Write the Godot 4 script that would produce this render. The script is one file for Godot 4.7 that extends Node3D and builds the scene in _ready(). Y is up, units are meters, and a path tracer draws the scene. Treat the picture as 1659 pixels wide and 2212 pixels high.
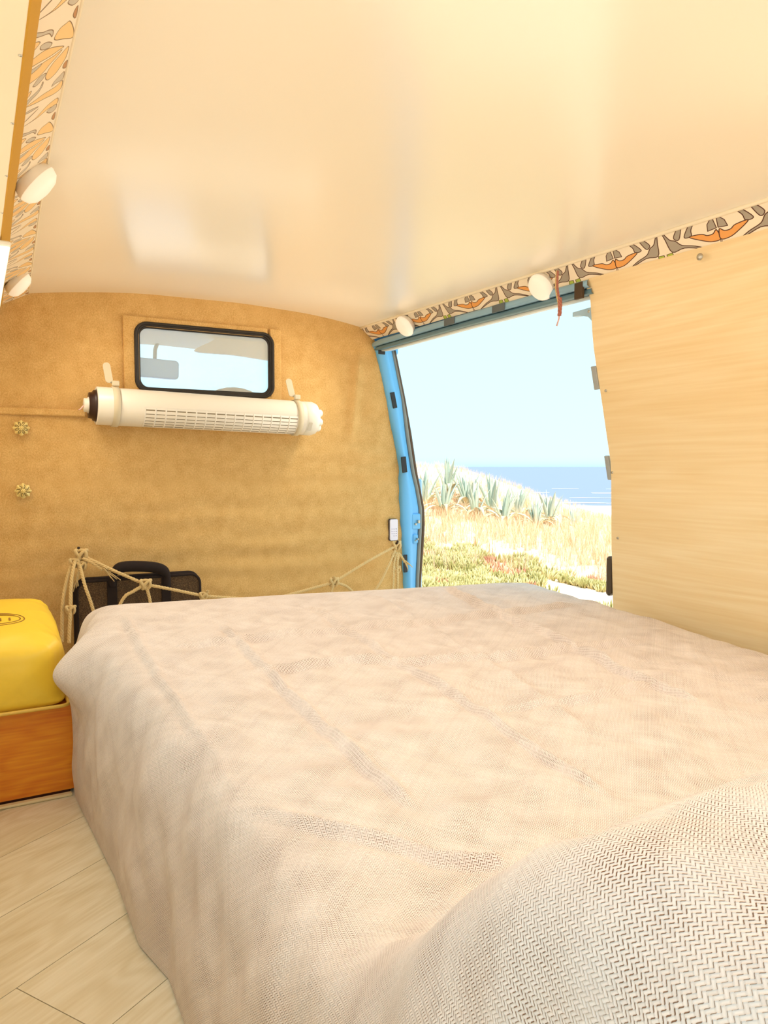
extends Node3D
# Inside of a camper van looking forward over the bed to the partition and the open sliding door.
# Metres, y up, van axis towards -z, floor at y = 0, camera above the left rear corner of the bed.

var rng := RandomNumberGenerator.new()
var taken := {}
var lumpy := FastNoiseLite.new()

func _ready():
	rng.seed = 7
	lumpy.seed = 11
	lumpy.noise_type = FastNoiseLite.TYPE_SIMPLEX_SMOOTH
	lumpy.frequency = 1.0
	lumpy.fractal_type = FastNoiseLite.FRACTAL_NONE
	# ---- camera, sky, sun, exposure
	var cam := Camera3D.new()
	cam.name = "camera"
	cam.fov = rad_to_deg(2.0 * atan(1106.0 / 1600.0))
	cam.keep_aspect = Camera3D.KEEP_HEIGHT
	cam.near = 0.02
	cam.far = 40000.0
	cam.position = Vector3(0, 0.85, 0)
	cam.rotation = Vector3(-atan(99.0 / 1600.0), deg_to_rad(-29.0), 0)
	add_child(cam)
	var env := Environment.new()
	var sky := Sky.new()
	var sm := ProceduralSkyMaterial.new()
	sm.sky_top_color = Color(0.725, 0.92, 1.0)
	sm.sky_horizon_color = Color(0.76, 0.935, 1.0)
	sm.sky_curve = 0.12
	sm.ground_bottom_color = Color(0.86, 0.80, 0.68)
	sm.ground_horizon_color = Color(0.76, 0.935, 1.0)
	sm.sky_energy_multiplier = 0.785
	sm.ground_energy_multiplier = 0.62
	sm.sun_angle_max = 1.0
	sky.sky_material = sm
	env.background_mode = Environment.BG_SKY
	env.sky = sky
	env.ambient_light_source = Environment.AMBIENT_SOURCE_SKY
	env.tonemap_mode = Environment.TONE_MAPPER_LINEAR
	env.tonemap_exposure = 2.75
	env.sdfgi_enabled = true
	env.ssao_enabled = true
	env.ssil_enabled = true
	var we := WorldEnvironment.new()
	we.name = "world_environment"
	we.environment = env
	add_child(we)
	var sun := DirectionalLight3D.new()
	sun.name = "sun"
	sun.light_color = Color(1.0, 0.955, 0.90)
	sun.light_energy = 0.80
	sun.light_angular_distance = 0.6
	sun.shadow_enabled = true
	add_child(sun)
	sun.look_at_from_position(Vector3(-0.06, 0.9, 0.45) * 50.0, Vector3.ZERO)
	make_materials()
	# ---- the van's shell
	build_floor()
	build_ceiling()
	build_walls()
	build_partition_window()
	build_trims()
	build_door_frame()
	build_cab()
	# ---- outside
	build_outside()
	# ---- the things inside
	build_bedspread()
	build_panel()
	build_fan()
	build_bench()
	build_bag()
	build_net()
	build_lamps()
	build_small_things()

# ---------------------------------------------------------------- naming and adding
func numbered(called: String, parent: Node) -> String:
	var k := str(parent.get_instance_id()) + called
	taken[k] = taken.get(k, -1) + 1
	return called if taken[k] == 0 else "%s_%03d" % [called, taken[k]]

func obj(called: String, mesh: Mesh, m: Material, parent: Node = null) -> MeshInstance3D:
	var p: Node = self if parent == null else parent
	var o := MeshInstance3D.new()
	o.mesh = mesh
	if m:
		o.material_override = m
	o.name = numbered(called, p)
	p.add_child(o, true)
	return o

func tag(o: Node, label: String, category: String, group := "") -> Node:
	o.set_meta("label", label)
	o.set_meta("category", category)
	if group != "":
		o.set_meta("group", group)
	return o

func thing(called: String, label: String, category: String, at := Vector3.ZERO, group := "") -> Node3D:
	var o := Node3D.new()
	o.name = numbered(called, self)
	o.position = at
	add_child(o, true)
	tag(o, label, category, group)
	return o

func struct(called: String, mesh: Mesh, m: Material, parent: Node = null) -> MeshInstance3D:
	var o := obj(called, mesh, m, parent)
	if parent == null:
		o.set_meta("kind", "structure")
	return o

# ---------------------------------------------------------------- shapes
func st_new(smooth := true) -> SurfaceTool:
	var st := SurfaceTool.new()
	st.begin(Mesh.PRIMITIVE_TRIANGLES)
	st.set_smooth_group(0 if smooth else -1)
	return st

func done(st: SurfaceTool) -> ArrayMesh:
	st.generate_normals()
	return st.commit()

func tri(st: SurfaceTool, a: Vector3, b: Vector3, c: Vector3, ua := Vector2.ZERO, ub := Vector2.ZERO, uc := Vector2.ZERO):
	st.set_uv(ua)
	st.add_vertex(a)
	st.set_uv(ub)
	st.add_vertex(b)
	st.set_uv(uc)
	st.add_vertex(c)

func quad(st: SurfaceTool, a: Vector3, b: Vector3, c: Vector3, d: Vector3, ua := Vector2(0, 0), ub := Vector2(1, 0), uc := Vector2(1, 1), ud := Vector2(0, 1)):
	tri(st, a, b, c, ua, ub, uc)
	tri(st, a, c, d, ua, uc, ud)

# a box with chamfered edges; every face outward (clockwise)
func box(st: SurfaceTool, c: Vector3, size: Vector3, bev := 0.002, basis := Basis()):
	var h := size * 0.5
	bev = min(bev, min(h.x, min(h.y, h.z)) * 0.9)
	st.set_smooth_group(-1)
	var v := {}
	for sx in [-1, 1]:
		for sy in [-1, 1]:
			for sz in [-1, 1]:
				for ax in 3:
					var p := Vector3(sx * (h.x - bev), sy * (h.y - bev), sz * (h.z - bev))
					p[ax] = [sx, sy, sz][ax] * h[ax]
					v[Vector4i(sx, sy, sz, ax)] = c + basis * p
	for ax in 3:
		var b1 := (ax + 1) % 3
		var b2 := (ax + 2) % 3
		for s in [-1, 1]:
			var q := []
			for k in [[-1, -1], [1, -1], [1, 1], [-1, 1]]:
				var key := Vector4i(0, 0, 0, ax)
				key[ax] = s
				key[b1] = k[0]
				key[b2] = k[1]
				q.append(v[key])
			face(st, q, c)
	for ax in 3:
		var b1 := (ax + 1) % 3
		var b2 := (ax + 2) % 3
		for s1 in [-1, 1]:
			for s2 in [-1, 1]:
				var q := []
				for k in [[-1, b1], [1, b1], [1, b2], [-1, b2]]:
					var key := Vector4i(0, 0, 0, k[1])
					key[ax] = k[0]
					key[b1] = s1
					key[b2] = s2
					q.append(v[key])
				face(st, q, c)
	for sx in [-1, 1]:
		for sy in [-1, 1]:
			for sz in [-1, 1]:
				face(st, [v[Vector4i(sx, sy, sz, 0)], v[Vector4i(sx, sy, sz, 1)], v[Vector4i(sx, sy, sz, 2)]], c)

func face(st: SurfaceTool, q: Array, inside: Vector3):
	var n: Vector3 = (q[1] - q[0]).cross(q[2] - q[0])
	var mid: Vector3 = (q[0] + q[1] + q[2]) / 3.0
	if n.dot(mid - inside) > 0:
		q = q.duplicate()
		q.reverse()
	for i in range(1, q.size() - 1):
		tri(st, q[0], q[i], q[i + 1])

func boxes(list: Array, bev := 0.002) -> ArrayMesh:
	var st := st_new(false)
	for b in list:
		box(st, b[0], b[1], bev, b[2] if b.size() > 2 else Basis())
	return done(st)

func one_box(c: Vector3, size: Vector3, bev := 0.002, basis := Basis()) -> ArrayMesh:
	return boxes([[c, size, basis]], bev)

# a round bar along a path
func tube(st: SurfaceTool, pts: Array, rad, sides := 8, closed := false, flat := 1.0):
	st.set_smooth_group(0)
	var n := pts.size()
	var up := Vector3(0.13, 1, 0.27).normalized()
	var rings := []
	var prev := Vector3.ZERO
	for i in n:
		var a: Vector3 = pts[(i - 1 + n) % n] if (closed or i > 0) else pts[i]
		var b: Vector3 = pts[(i + 1) % n] if (closed or i < n - 1) else pts[i]
		var t := (b - a).normalized()
		if i == 0:
			prev = up - t * up.dot(t)
			if prev.length() < 0.05:
				prev = Vector3.RIGHT - t * t.x
		else:
			prev = prev - t * prev.dot(t)
		prev = prev.normalized()
		var side := t.cross(prev)
		var r: float = rad[i] if rad is Array else rad
		var ring := []
		for k in sides:
			var an := TAU * k / sides
			ring.append(pts[i] + (prev * cos(an) + side * sin(an) * flat) * r)
		rings.append(ring)
	for i in (n if closed else n - 1):
		var r0: Array = rings[i]
		var r1: Array = rings[(i + 1) % n]
		for k in sides:
			var k2 := (k + 1) % sides
			quad(st, r0[k], r0[k2], r1[k2], r1[k])
	if not closed:
		for k in range(1, sides - 1):
			tri(st, rings[0][0], rings[0][k + 1], rings[0][k])
			tri(st, rings[n - 1][0], rings[n - 1][k], rings[n - 1][k + 1])

func tube_mesh(pts: Array, rad, sides := 8, closed := false, flat := 1.0) -> ArrayMesh:
	var st := st_new()
	tube(st, pts, rad, sides, closed, flat)
	return done(st)

# profile of (radius, height) turned round the y axis of xf
func lathe(st: SurfaceTool, prof: Array, xf: Transform3D, segs := 24, smooth := true, a0 := 0.0, a1 := TAU):
	st.set_smooth_group(0 if smooth else -1)
	for i in segs:
		var an := a0 + (a1 - a0) * i / segs
		var bn := a0 + (a1 - a0) * (i + 1) / segs
		for k in prof.size() - 1:
			var p: Vector2 = prof[k]
			var q: Vector2 = prof[k + 1]
			var a := xf * Vector3(p.x * cos(an), p.y, p.x * sin(an))
			var b := xf * Vector3(p.x * cos(bn), p.y, p.x * sin(bn))
			var c := xf * Vector3(q.x * cos(bn), q.y, q.x * sin(bn))
			var d := xf * Vector3(q.x * cos(an), q.y, q.x * sin(an))
			if p.x > 1e-6:
				tri(st, a, b, c)
			if q.x > 1e-6:
				tri(st, a, c, d)

# a flat outline in xf's xy plane, given depth along its z
func plate(st: SurfaceTool, poly: PackedVector2Array, depth: float, xf: Transform3D):
	st.set_smooth_group(-1)
	var idx := Geometry2D.triangulate_polygon(poly)
	var mid := Vector2.ZERO
	for p in poly:
		mid += p / poly.size()
	for s in [0.0, 1.0]:
		for i in range(0, idx.size(), 3):
			var q := []
			for j in 3:
				q.append(xf * Vector3(poly[idx[i + j]].x, poly[idx[i + j]].y, depth * s))
			face(st, q, xf * Vector3((poly[idx[i]].x + poly[idx[i + 1]].x + poly[idx[i + 2]].x) / 3.0, (poly[idx[i]].y + poly[idx[i + 1]].y + poly[idx[i + 2]].y) / 3.0, depth * 0.5))
	var ccw := not Geometry2D.is_polygon_clockwise(poly)
	for i in poly.size():
		var p := poly[i]
		var q := poly[(i + 1) % poly.size()]
		var a := xf * Vector3(p.x, p.y, 0)
		var b := xf * Vector3(q.x, q.y, 0)
		var c := xf * Vector3(q.x, q.y, depth)
		var d := xf * Vector3(p.x, p.y, depth)
		if ccw:
			quad(st, d, c, b, a)
		else:
			quad(st, a, b, c, d)

func round_rect(w: float, h: float, r: float, seg := 6) -> PackedVector2Array:
	var out := PackedVector2Array()
	for k in 4:
		var c := Vector2((w / 2 - r) * [1, -1, -1, 1][k], (h / 2 - r) * [1, 1, -1, -1][k])
		for i in seg + 1:
			var an := (k + float(i) / seg) * PI / 2
			out.append(c + Vector2(cos(an), sin(an)) * r)
	return out

# a smooth sheet from rows of points (Array of PackedVector3Array), optional second side at offset `back`
func sheet(rows: Array, uvs: Array = [], back := Vector3.ZERO, hole := false) -> ArrayMesh:
	var nv := rows.size()
	var nu: int = rows[0].size()
	var pos := PackedVector3Array()
	var nor := PackedVector3Array()
	var uv := PackedVector2Array()
	var ind := PackedInt32Array()
	pos.resize(nu * nv)
	nor.resize(nu * nv)
	uv.resize(nu * nv)
	for j in nv:
		for i in nu:
			var k := j * nu + i
			pos[k] = rows[j][i]
			uv[k] = uvs[j][i] if uvs.size() > 0 else Vector2(float(i) / (nu - 1), float(j) / (nv - 1))
			var dx: Vector3 = rows[j][min(i + 1, nu - 1)] - rows[j][max(i - 1, 0)]
			var dy: Vector3 = rows[min(j + 1, nv - 1)][i] - rows[max(j - 1, 0)][i]
			nor[k] = dx.cross(dy).normalized()
	for j in nv - 1:
		for i in nu - 1:
			if hole and in_window((rows[j][i] + rows[j + 1][i + 1]) * 0.5):
				continue
			var a := j * nu + i
			ind.append_array(PackedInt32Array([a, a + nu, a + 1, a + 1, a + nu, a + nu + 1]))
	if back != Vector3.ZERO:
		var n0 := pos.size()
		for k in n0:
			pos.append(pos[k] + back)
			nor.append(-nor[k])
			uv.append(uv[k])
		var m := ind.size()
		for k in range(0, m, 3):
			ind.append_array(PackedInt32Array([ind[k] + n0, ind[k + 2] + n0, ind[k + 1] + n0]))
		# close the rim
		var rim := []
		for i in nu - 1:
			rim.append([i, i + 1])
			rim.append([(nv - 1) * nu + i + 1, (nv - 1) * nu + i])
		for j in nv - 1:
			rim.append([(j + 1) * nu, j * nu])
			rim.append([j * nu + nu - 1, (j + 1) * nu + nu - 1])
		for e in rim:
			var b := pos.size()
			var p0 := pos[e[0]]
			var p1 := pos[e[1]]
			var nn := -(p1 - p0).cross(back).normalized()
			for p in [p0, p1, p1 + back, p0 + back]:
				pos.append(p)
				nor.append(nn)
				uv.append(uv[e[0]])
			ind.append_array(PackedInt32Array([b, b + 1, b + 2, b, b + 2, b + 3]))
	var arr := []
	arr.resize(Mesh.ARRAY_MAX)
	arr[Mesh.ARRAY_VERTEX] = pos
	arr[Mesh.ARRAY_NORMAL] = nor
	arr[Mesh.ARRAY_TEX_UV] = uv
	arr[Mesh.ARRAY_INDEX] = ind
	var am := ArrayMesh.new()
	am.add_surface_from_arrays(Mesh.PRIMITIVE_TRIANGLES, arr)
	return am

func itp(x: float, t: Array) -> float:
	if x <= t[0][0]:
		return t[0][1]
	for i in t.size() - 1:
		if x <= t[i + 1][0]:
			return lerp(float(t[i][1]), float(t[i + 1][1]), (x - t[i][0]) / (t[i + 1][0] - t[i][0]))
	return t[-1][1]

func catmull(p: Array, per: int, closed := false) -> Array:
	var out := []
	var n := p.size()
	for i in (n if closed else n - 1):
		var a = p[(i - 1 + n) % n] if (closed or i > 0) else p[0]
		var b = p[i]
		var c = p[(i + 1) % n]
		var d = p[(i + 2) % n] if (closed or i + 2 < n) else p[n - 1]
		for k in per:
			var t := float(k) / per
			out.append(0.5 * ((2.0 * b) + (c - a) * t + (2.0 * a - 5.0 * b + 4.0 * c - d) * t * t + (3.0 * b - a - 3.0 * c + d) * t * t * t))
	if not closed:
		out.append(p[n - 1])
	return out

# ---------------------------------------------------------------- materials
var M := {}

func mat(c: Color, rough := 0.8, metal := 0.0, spec := 0.5) -> StandardMaterial3D:
	var m := StandardMaterial3D.new()
	m.albedo_color = c
	m.roughness = rough
	m.metallic = metal
	m.metallic_specular = spec
	return m

func tex_mat(img: Image, rough := 0.8, height: Image = null, hscale := 0.1, spec := 0.5) -> StandardMaterial3D:
	var m := mat(Color(1, 1, 1), rough, 0.0, spec)
	m.albedo_texture = ImageTexture.create_from_image(img)
	if height:
		m.heightmap_enabled = true
		m.heightmap_scale = hscale
		m.heightmap_texture = ImageTexture.create_from_image(height)
	return m

func wrap_noise(nz: FastNoiseLite, u: float, v: float, fu: float, fv: float) -> float:
	# tileable: the unit square laid on a torus is costly; blend across the seam instead
	var a := nz.get_noise_2d(u * fu, v * fv)
	var b := nz.get_noise_2d((u - 1.0) * fu, v * fv)
	var c := nz.get_noise_2d(u * fu, (v - 1.0) * fv)
	var d := nz.get_noise_2d((u - 1.0) * fu, (v - 1.0) * fv)
	var s := smoothstep(0.75, 1.0, u)
	var t := smoothstep(0.75, 1.0, v)
	return lerp(lerp(a, b, s), lerp(c, d, s), t)

func wood_image(w: int, h: int, dark: Color, light: Color, rings: float, stretch: float, sd: int, fine := 0.35) -> Image:
	var nz := FastNoiseLite.new()
	nz.seed = sd
	nz.frequency = 1.0
	nz.noise_type = FastNoiseLite.TYPE_SIMPLEX_SMOOTH
	nz.fractal_type = FastNoiseLite.FRACTAL_FBM
	nz.fractal_octaves = 3
	var img := Image.create(w, h, false, Image.FORMAT_RGB8)
	for y in h:
		var v := float(y) / h
		for x in w:
			var u := float(x) / w
			var f := wrap_noise(nz, u, v, stretch, rings * 0.35)
			var band := 0.5 + 0.5 * sin((v * rings + f * 3.2) * TAU)
			var grain := wrap_noise(nz, u, v, stretch * 5.0, rings * 9.0)
			var broad := wrap_noise(nz, u + 3.0, v, stretch * 0.6, rings * 0.4)
			var k: float = clamp(0.5 + 0.28 * (band - 0.5) + fine * grain + 0.35 * broad, 0.0, 1.0)
			img.set_pixel(x, y, dark.lerp(light, k))
	return img

func warp_at(i: int, j: int) -> bool:
	return posmod(i + j, 4) < 2

func make_materials():
	# woven bedspread: a two by two twill of flat cream threads, opening here and there, the shade in the gaps painted in as brown
	var T := 96
	var PX := 16
	var N := T * PX
	var nz := FastNoiseLite.new()
	nz.frequency = 1.0
	nz.seed = 5
	nz.fractal_type = FastNoiseLite.FRACTAL_FBM
	nz.fractal_octaves = 2
	var col := PackedByteArray()
	col.resize(N * N * 3)
	var hb := PackedByteArray()
	hb.resize(N * N)
	var tone := PackedFloat32Array()
	for i in T * 2:
		tone.append(rng.randf_range(-0.022, 0.022))
	for j in T:
		for i in T:
			var w := warp_at(i, j)
			var fwd: bool = warp_at(i, j + 1) if w else not warp_at(i + 1, j)
			var back: bool = warp_at(i, j - 1) if w else not warp_at(i - 1, j)
			var right: bool = warp_at(i + 1, j) if w else not warp_at(i, j + 1)
			var left: bool = warp_at(i - 1, j) if w else not warp_at(i, j - 1)
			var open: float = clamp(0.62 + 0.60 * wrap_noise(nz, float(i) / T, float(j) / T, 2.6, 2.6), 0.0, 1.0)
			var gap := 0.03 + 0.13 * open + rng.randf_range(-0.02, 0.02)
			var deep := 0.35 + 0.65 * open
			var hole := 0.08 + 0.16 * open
			var tn := tone[i] if w else tone[T + j]
			for py in PX:
				for px in PX:
					var u := (px + 0.5) / PX - 0.5
					var v := (py + 0.5) / PX - 0.5
					var across := u if w else v
					var along := v if w else u
					var e: float = abs(across)
					var same: bool = fwd if along > 0.0 else back
					var beside: bool = right if across > 0.0 else left
					var hh := 1.0 - e * e * 2.4
					var k := 0.0
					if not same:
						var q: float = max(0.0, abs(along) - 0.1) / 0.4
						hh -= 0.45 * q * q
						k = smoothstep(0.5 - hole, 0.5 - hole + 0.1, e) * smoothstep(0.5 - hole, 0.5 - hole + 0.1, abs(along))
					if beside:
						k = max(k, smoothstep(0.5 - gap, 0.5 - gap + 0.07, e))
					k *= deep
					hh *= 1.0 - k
					var at := ((j * PX + py) * N + i * PX + px)
					hb[at] = int(clamp(hh, 0.0, 1.0) * 255.0)
					at *= 3
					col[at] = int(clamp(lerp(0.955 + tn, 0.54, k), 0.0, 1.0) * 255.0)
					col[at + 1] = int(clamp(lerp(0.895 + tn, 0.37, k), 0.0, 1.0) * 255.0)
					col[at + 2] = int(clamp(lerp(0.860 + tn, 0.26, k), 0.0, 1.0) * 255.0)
	var img := Image.create_from_data(N, N, false, Image.FORMAT_RGB8, col)
	var hgt := Image.create_from_data(N, N, false, Image.FORMAT_L8, hb)
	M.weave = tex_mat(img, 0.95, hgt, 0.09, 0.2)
	nz = FastNoiseLite.new()
	nz.frequency = 1.0
	nz.seed = 5
	# felt carpet
	img = Image.create(512, 512, false, Image.FORMAT_RGB8)
	hgt = Image.create(512, 512, false, Image.FORMAT_RGB8)
	for y in 512:
		for x in 512:
			var u := x / 512.0
			var v := y / 512.0
			var a := wrap_noise(nz, u, v, 150.0, 150.0)
			var b := wrap_noise(nz, u, v, 50.0, 42.0)
			var c2 := wrap_noise(nz, u, v, 5.0, 5.0)
			var k: float = clamp(0.5 + 0.55 * a + 0.34 * b + 0.22 * c2 + rng.randf_range(-0.1, 0.1), 0, 1)
			img.set_pixel(x, y, Color(0.77, 0.585, 0.33).lerp(Color(0.96, 0.815, 0.57), k))
			var g: float = clamp(0.5 + 0.5 * a + 0.25 * b, 0, 1)
			hgt.set_pixel(x, y, Color(g, g, g))
	M.carpet = tex_mat(img, 0.98, hgt, 0.18, 0.15)
	M.carpet.uv1_triplanar = true
	M.carpet.uv1_world_triplanar = true
	M.carpet.uv1_scale = Vector3(2.7, 2.7, 2.7)
	M.panel = tex_mat(wood_image(1024, 512, Color(0.95, 0.825, 0.61), Color(0.995, 0.905, 0.735), 11.0, 0.9, 3, 0.42), 0.5)
	M.orange_wood = tex_mat(wood_image(512, 256, Color(0.88, 0.45, 0.06), Color(1.0, 0.66, 0.15), 4.0, 0.7, 9), 0.4)
	M.planks = []
	for k in 3:
		var im := wood_image(512, 128, Color(0.87, 0.80, 0.66), Color(0.98, 0.94, 0.86), 3.0, 2.0, 21 + k, 0.3)
		M.planks.append(tex_mat(im, 0.5))
	# heather grey brown cloth
	img = Image.create(128, 128, false, Image.FORMAT_RGB8)
	for y in 128:
		for x in 128:
			var k := rng.randf()
			if (x + y) % 2 == 0:
				k *= 0.6
			img.set_pixel(x, y, Color(0.24, 0.17, 0.10).lerp(Color(0.62, 0.50, 0.35), k * k))
	M.heather = tex_mat(img, 0.95)
	M.heather.uv1_triplanar = true
	M.heather.uv1_scale = Vector3(6, 6, 6)
	M.black_cloth = mat(Color(0.12, 0.06, 0.04), 0.9)
	M.ceiling = mat(Color(0.995, 0.965, 0.905), 0.21, 0.0, 0.65)
	M.cream = mat(Color(0.985, 0.93, 0.82), 0.6)
	M.white = mat(Color(0.95, 0.94, 0.90), 0.35)
	M.lamp_shell = mat(Color(0.97, 0.94, 0.90), 0.35)
	M.fan_white = mat(Color(0.93, 0.905, 0.86), 0.35)
	M.fan_dark = mat(Color(0.17, 0.06, 0.02), 0.4)
	M.strap = mat(Color(0.85, 0.80, 0.69), 0.5)
	M.slot = mat(Color(0.62, 0.56, 0.45), 0.7)
	M.blue = mat(Color(0.44, 0.75, 0.97), 0.3)
	M.rubber = mat(Color(0.16, 0.13, 0.10), 0.6)
	M.brown_rubber = mat(Color(0.34, 0.25, 0.16), 0.5)
	M.grey_rubber = mat(Color(0.55, 0.57, 0.55), 0.5)
	M.tape = mat(Color(0.13, 0.14, 0.15), 0.55)
	M.grey_tape = mat(Color(0.66, 0.67, 0.66), 0.5)
	M.metal = mat(Color(0.75, 0.74, 0.70), 0.3, 0.9)
	M.brass = mat(Color(0.93, 0.84, 0.55), 0.35, 0.35)
	M.brass_dark = mat(Color(0.36, 0.27, 0.09), 0.6)
	M.rope = mat(Color(0.88, 0.76, 0.54), 0.95)
	M.yellow = mat(Color(1.0, 0.84, 0.25), 0.38)
	M.yellow_dark = mat(Color(0.62, 0.42, 0.08), 0.5)
	M.thread_red = mat(Color(0.74, 0.47, 0.40), 0.9)
	M.pink = mat(Color(0.93, 0.74, 0.70), 0.6)
	M.body_white = mat(Color(0.90, 0.90, 0.88), 0.6)

# ---------------------------------------------------------------- the shell's lines
const RT := [[-3.06, 1.575], [-2.31, 1.616], [-1.84, 1.645], [-1.48, 1.659], [-1.13, 1.67], [0.5, 1.69]]
const RB := [[-3.06, 1.634], [-2.35, 1.645], [-1.74, 1.677], [-1.16, 1.711], [0.5, 1.73]]
const LT := [[-3.06, 0.198], [-2.05, 0.163], [-1.61, 0.152], [-1.26, 0.149], [0.5, 0.14]]
const LB := [[-3.06, 0.109], [-2.2, 0.1], [-1.8, 0.094], [-1.3, 0.09], [0.5, 0.085]]
const XR := [[-0.1, 1.83], [0.2, 1.828], [0.283, 1.826], [0.644, 1.806], [0.85, 1.80], [1.084, 1.747], [1.381, 1.675], [1.45, 1.63], [1.6, 1.5]]

func arch(u: float) -> float:
	return 1.485 + 0.048 * (1.0 - pow(abs(2.0 * u - 1.0), 2.6))

func build_floor():
	var base := struct("floor", one_box(Vector3(0.86, -0.04, -1.3), Vector3(1.96, 0.05, 3.6), 0.003), mat(Color(0.45, 0.38, 0.28), 0.9))
	var room := PackedVector2Array([Vector2(-0.1, -3.05), Vector2(1.8, -3.05), Vector2(1.8, 0.45), Vector2(-0.1, 0.45)])
	var dir := Vector2(0.844, -0.536)
	var nrm := Vector2(0.536, 0.844)
	for k in range(-8, 10):
		var n0 := -1.481 + 0.2 * k
		var along := -3.0 + rng.randf() * 0.9
		while along < 4.2:
			var len := rng.randf_range(0.95, 1.35)
			var g := 0.0008
			var a := dir * (along + g) + nrm * (n0 + g)
			var b := dir * (along + len - g) + nrm * (n0 + g)
			var c := dir * (along + len - g) + nrm * (n0 + 0.2 - g)
			var d := dir * (along + g) + nrm * (n0 + 0.2 - g)
			for poly in Geometry2D.intersect_polygons(PackedVector2Array([a, b, c, d]), room):
				if poly.size() < 3:
					continue
				var st := st_new(false)
				var mid := Vector2.ZERO
				for p in poly:
					mid += p / poly.size()
				var top := []
				for p in poly:
					top.append(Vector3(p.x, 0.0, p.y))
				var off := Vector2(rng.randf(), rng.randf() * 0.0)
				for i in range(1, top.size() - 1):
					var q := [top[0], top[i], top[i + 1]]
					if (q[1] - q[0]).cross(q[2] - q[0]).y > 0:
						q = [q[0], q[2], q[1]]
					var uvq := []
					for p in q:
						var rel := Vector2(p.x, p.z) - a
						uvq.append(Vector2(rel.dot(dir) / 1.3, rel.dot(nrm) / 0.2) + off)
					tri(st, q[0], q[1], q[2], uvq[0], uvq[1], uvq[2])
				for i in top.size():
					var p0: Vector3 = top[i]
					var p1: Vector3 = top[(i + 1) % top.size()]
					face(st, [p0, p1, p1 + Vector3.DOWN * 0.015, p0 + Vector3.DOWN * 0.015], Vector3(mid.x, -0.005, mid.y))
				obj("plank", done(st), M.planks[rng.randi() % 3], base)
			along += len

func build_ceiling():
	var rows := []
	for j in 61:
		var z: float = lerp(0.5, -3.075, j / 60.0)
		var row := PackedVector3Array()
		for i in 41:
			var u := i / 40.0
			var x: float = lerp(itp(z, LT), itp(z, RT), u)
			var y := arch(u) + 0.0016 * lumpy.get_noise_2d(x * 2.2, z * 1.6)
			row.append(Vector3(x, y, z))
		rows.append(row)
	struct("ceiling", sheet(rows, [], Vector3(0, 0.02, 0)), M.ceiling)
	struct("roof", one_box(Vector3(0.86, 1.60, -1.3), Vector3(2.02, 0.04, 3.66), 0.01), M.body_white)
	# cream bead where the ceiling meets the right frieze
	var pts := []
	for j in 41:
		var z: float = lerp(0.45, -3.06, j / 40.0)
		pts.append(Vector3(itp(z, RT) - 0.001, 1.482, z))
	struct("trim_1", tube_mesh(pts, 0.0055, 8), M.cream)
	pts = []
	for j in 41:
		var z: float = lerp(0.45, -3.06, j / 40.0)
		pts.append(Vector3(itp(z, LT) + 0.001, 1.4835, z))
	struct("trim_2", tube_mesh(pts, 0.003, 6), M.cream)

func in_window(p: Vector3) -> bool:
	return p.x > 0.565 and p.x < 1.15 and p.y > 1.14 and p.y < 1.42

func wall_bump(x: float, y: float) -> float:
	var d := 0.005 * lumpy.get_noise_2d(x * 3.0, y * 3.0 + 9.0)
	var side := smoothstep(0.3, 1.4, x)
	d += 0.0035 * (0.35 + 0.65 * side) * sin(y * 62.0 + 2.2 * lumpy.get_noise_2d(x * 2.0, 4.0)) * smoothstep(0.95, 0.75, y)
	d += 0.0032 * lumpy.get_noise_2d(x * 1.4, y * 16.0)
	# crease running down at the right, another pale one at the left
	var cx := 1.56 - 0.10 * (1.38 - y)
	d += 0.024 * exp(-pow((x - cx) / 0.022, 2)) * smoothstep(0.95, 1.05, y) * smoothstep(1.40, 1.30, y)
	d -= 0.006 * exp(-pow((x - cx - 0.05) / 0.03, 2)) * smoothstep(0.9, 1.1, y) * smoothstep(1.40, 1.25, y)
	d += 0.005 * exp(-pow((x - 0.20) / 0.012, 2)) * smoothstep(1.12, 1.16, y) * smoothstep(1.36, 1.30, y)
	d += 0.005 * exp(-pow((y - 0.90 - 0.02 * sin(x * 9.0)) / 0.02, 2)) * smoothstep(1.2, 1.35, x) * smoothstep(1.70, 1.6, x)
	return d

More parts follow.
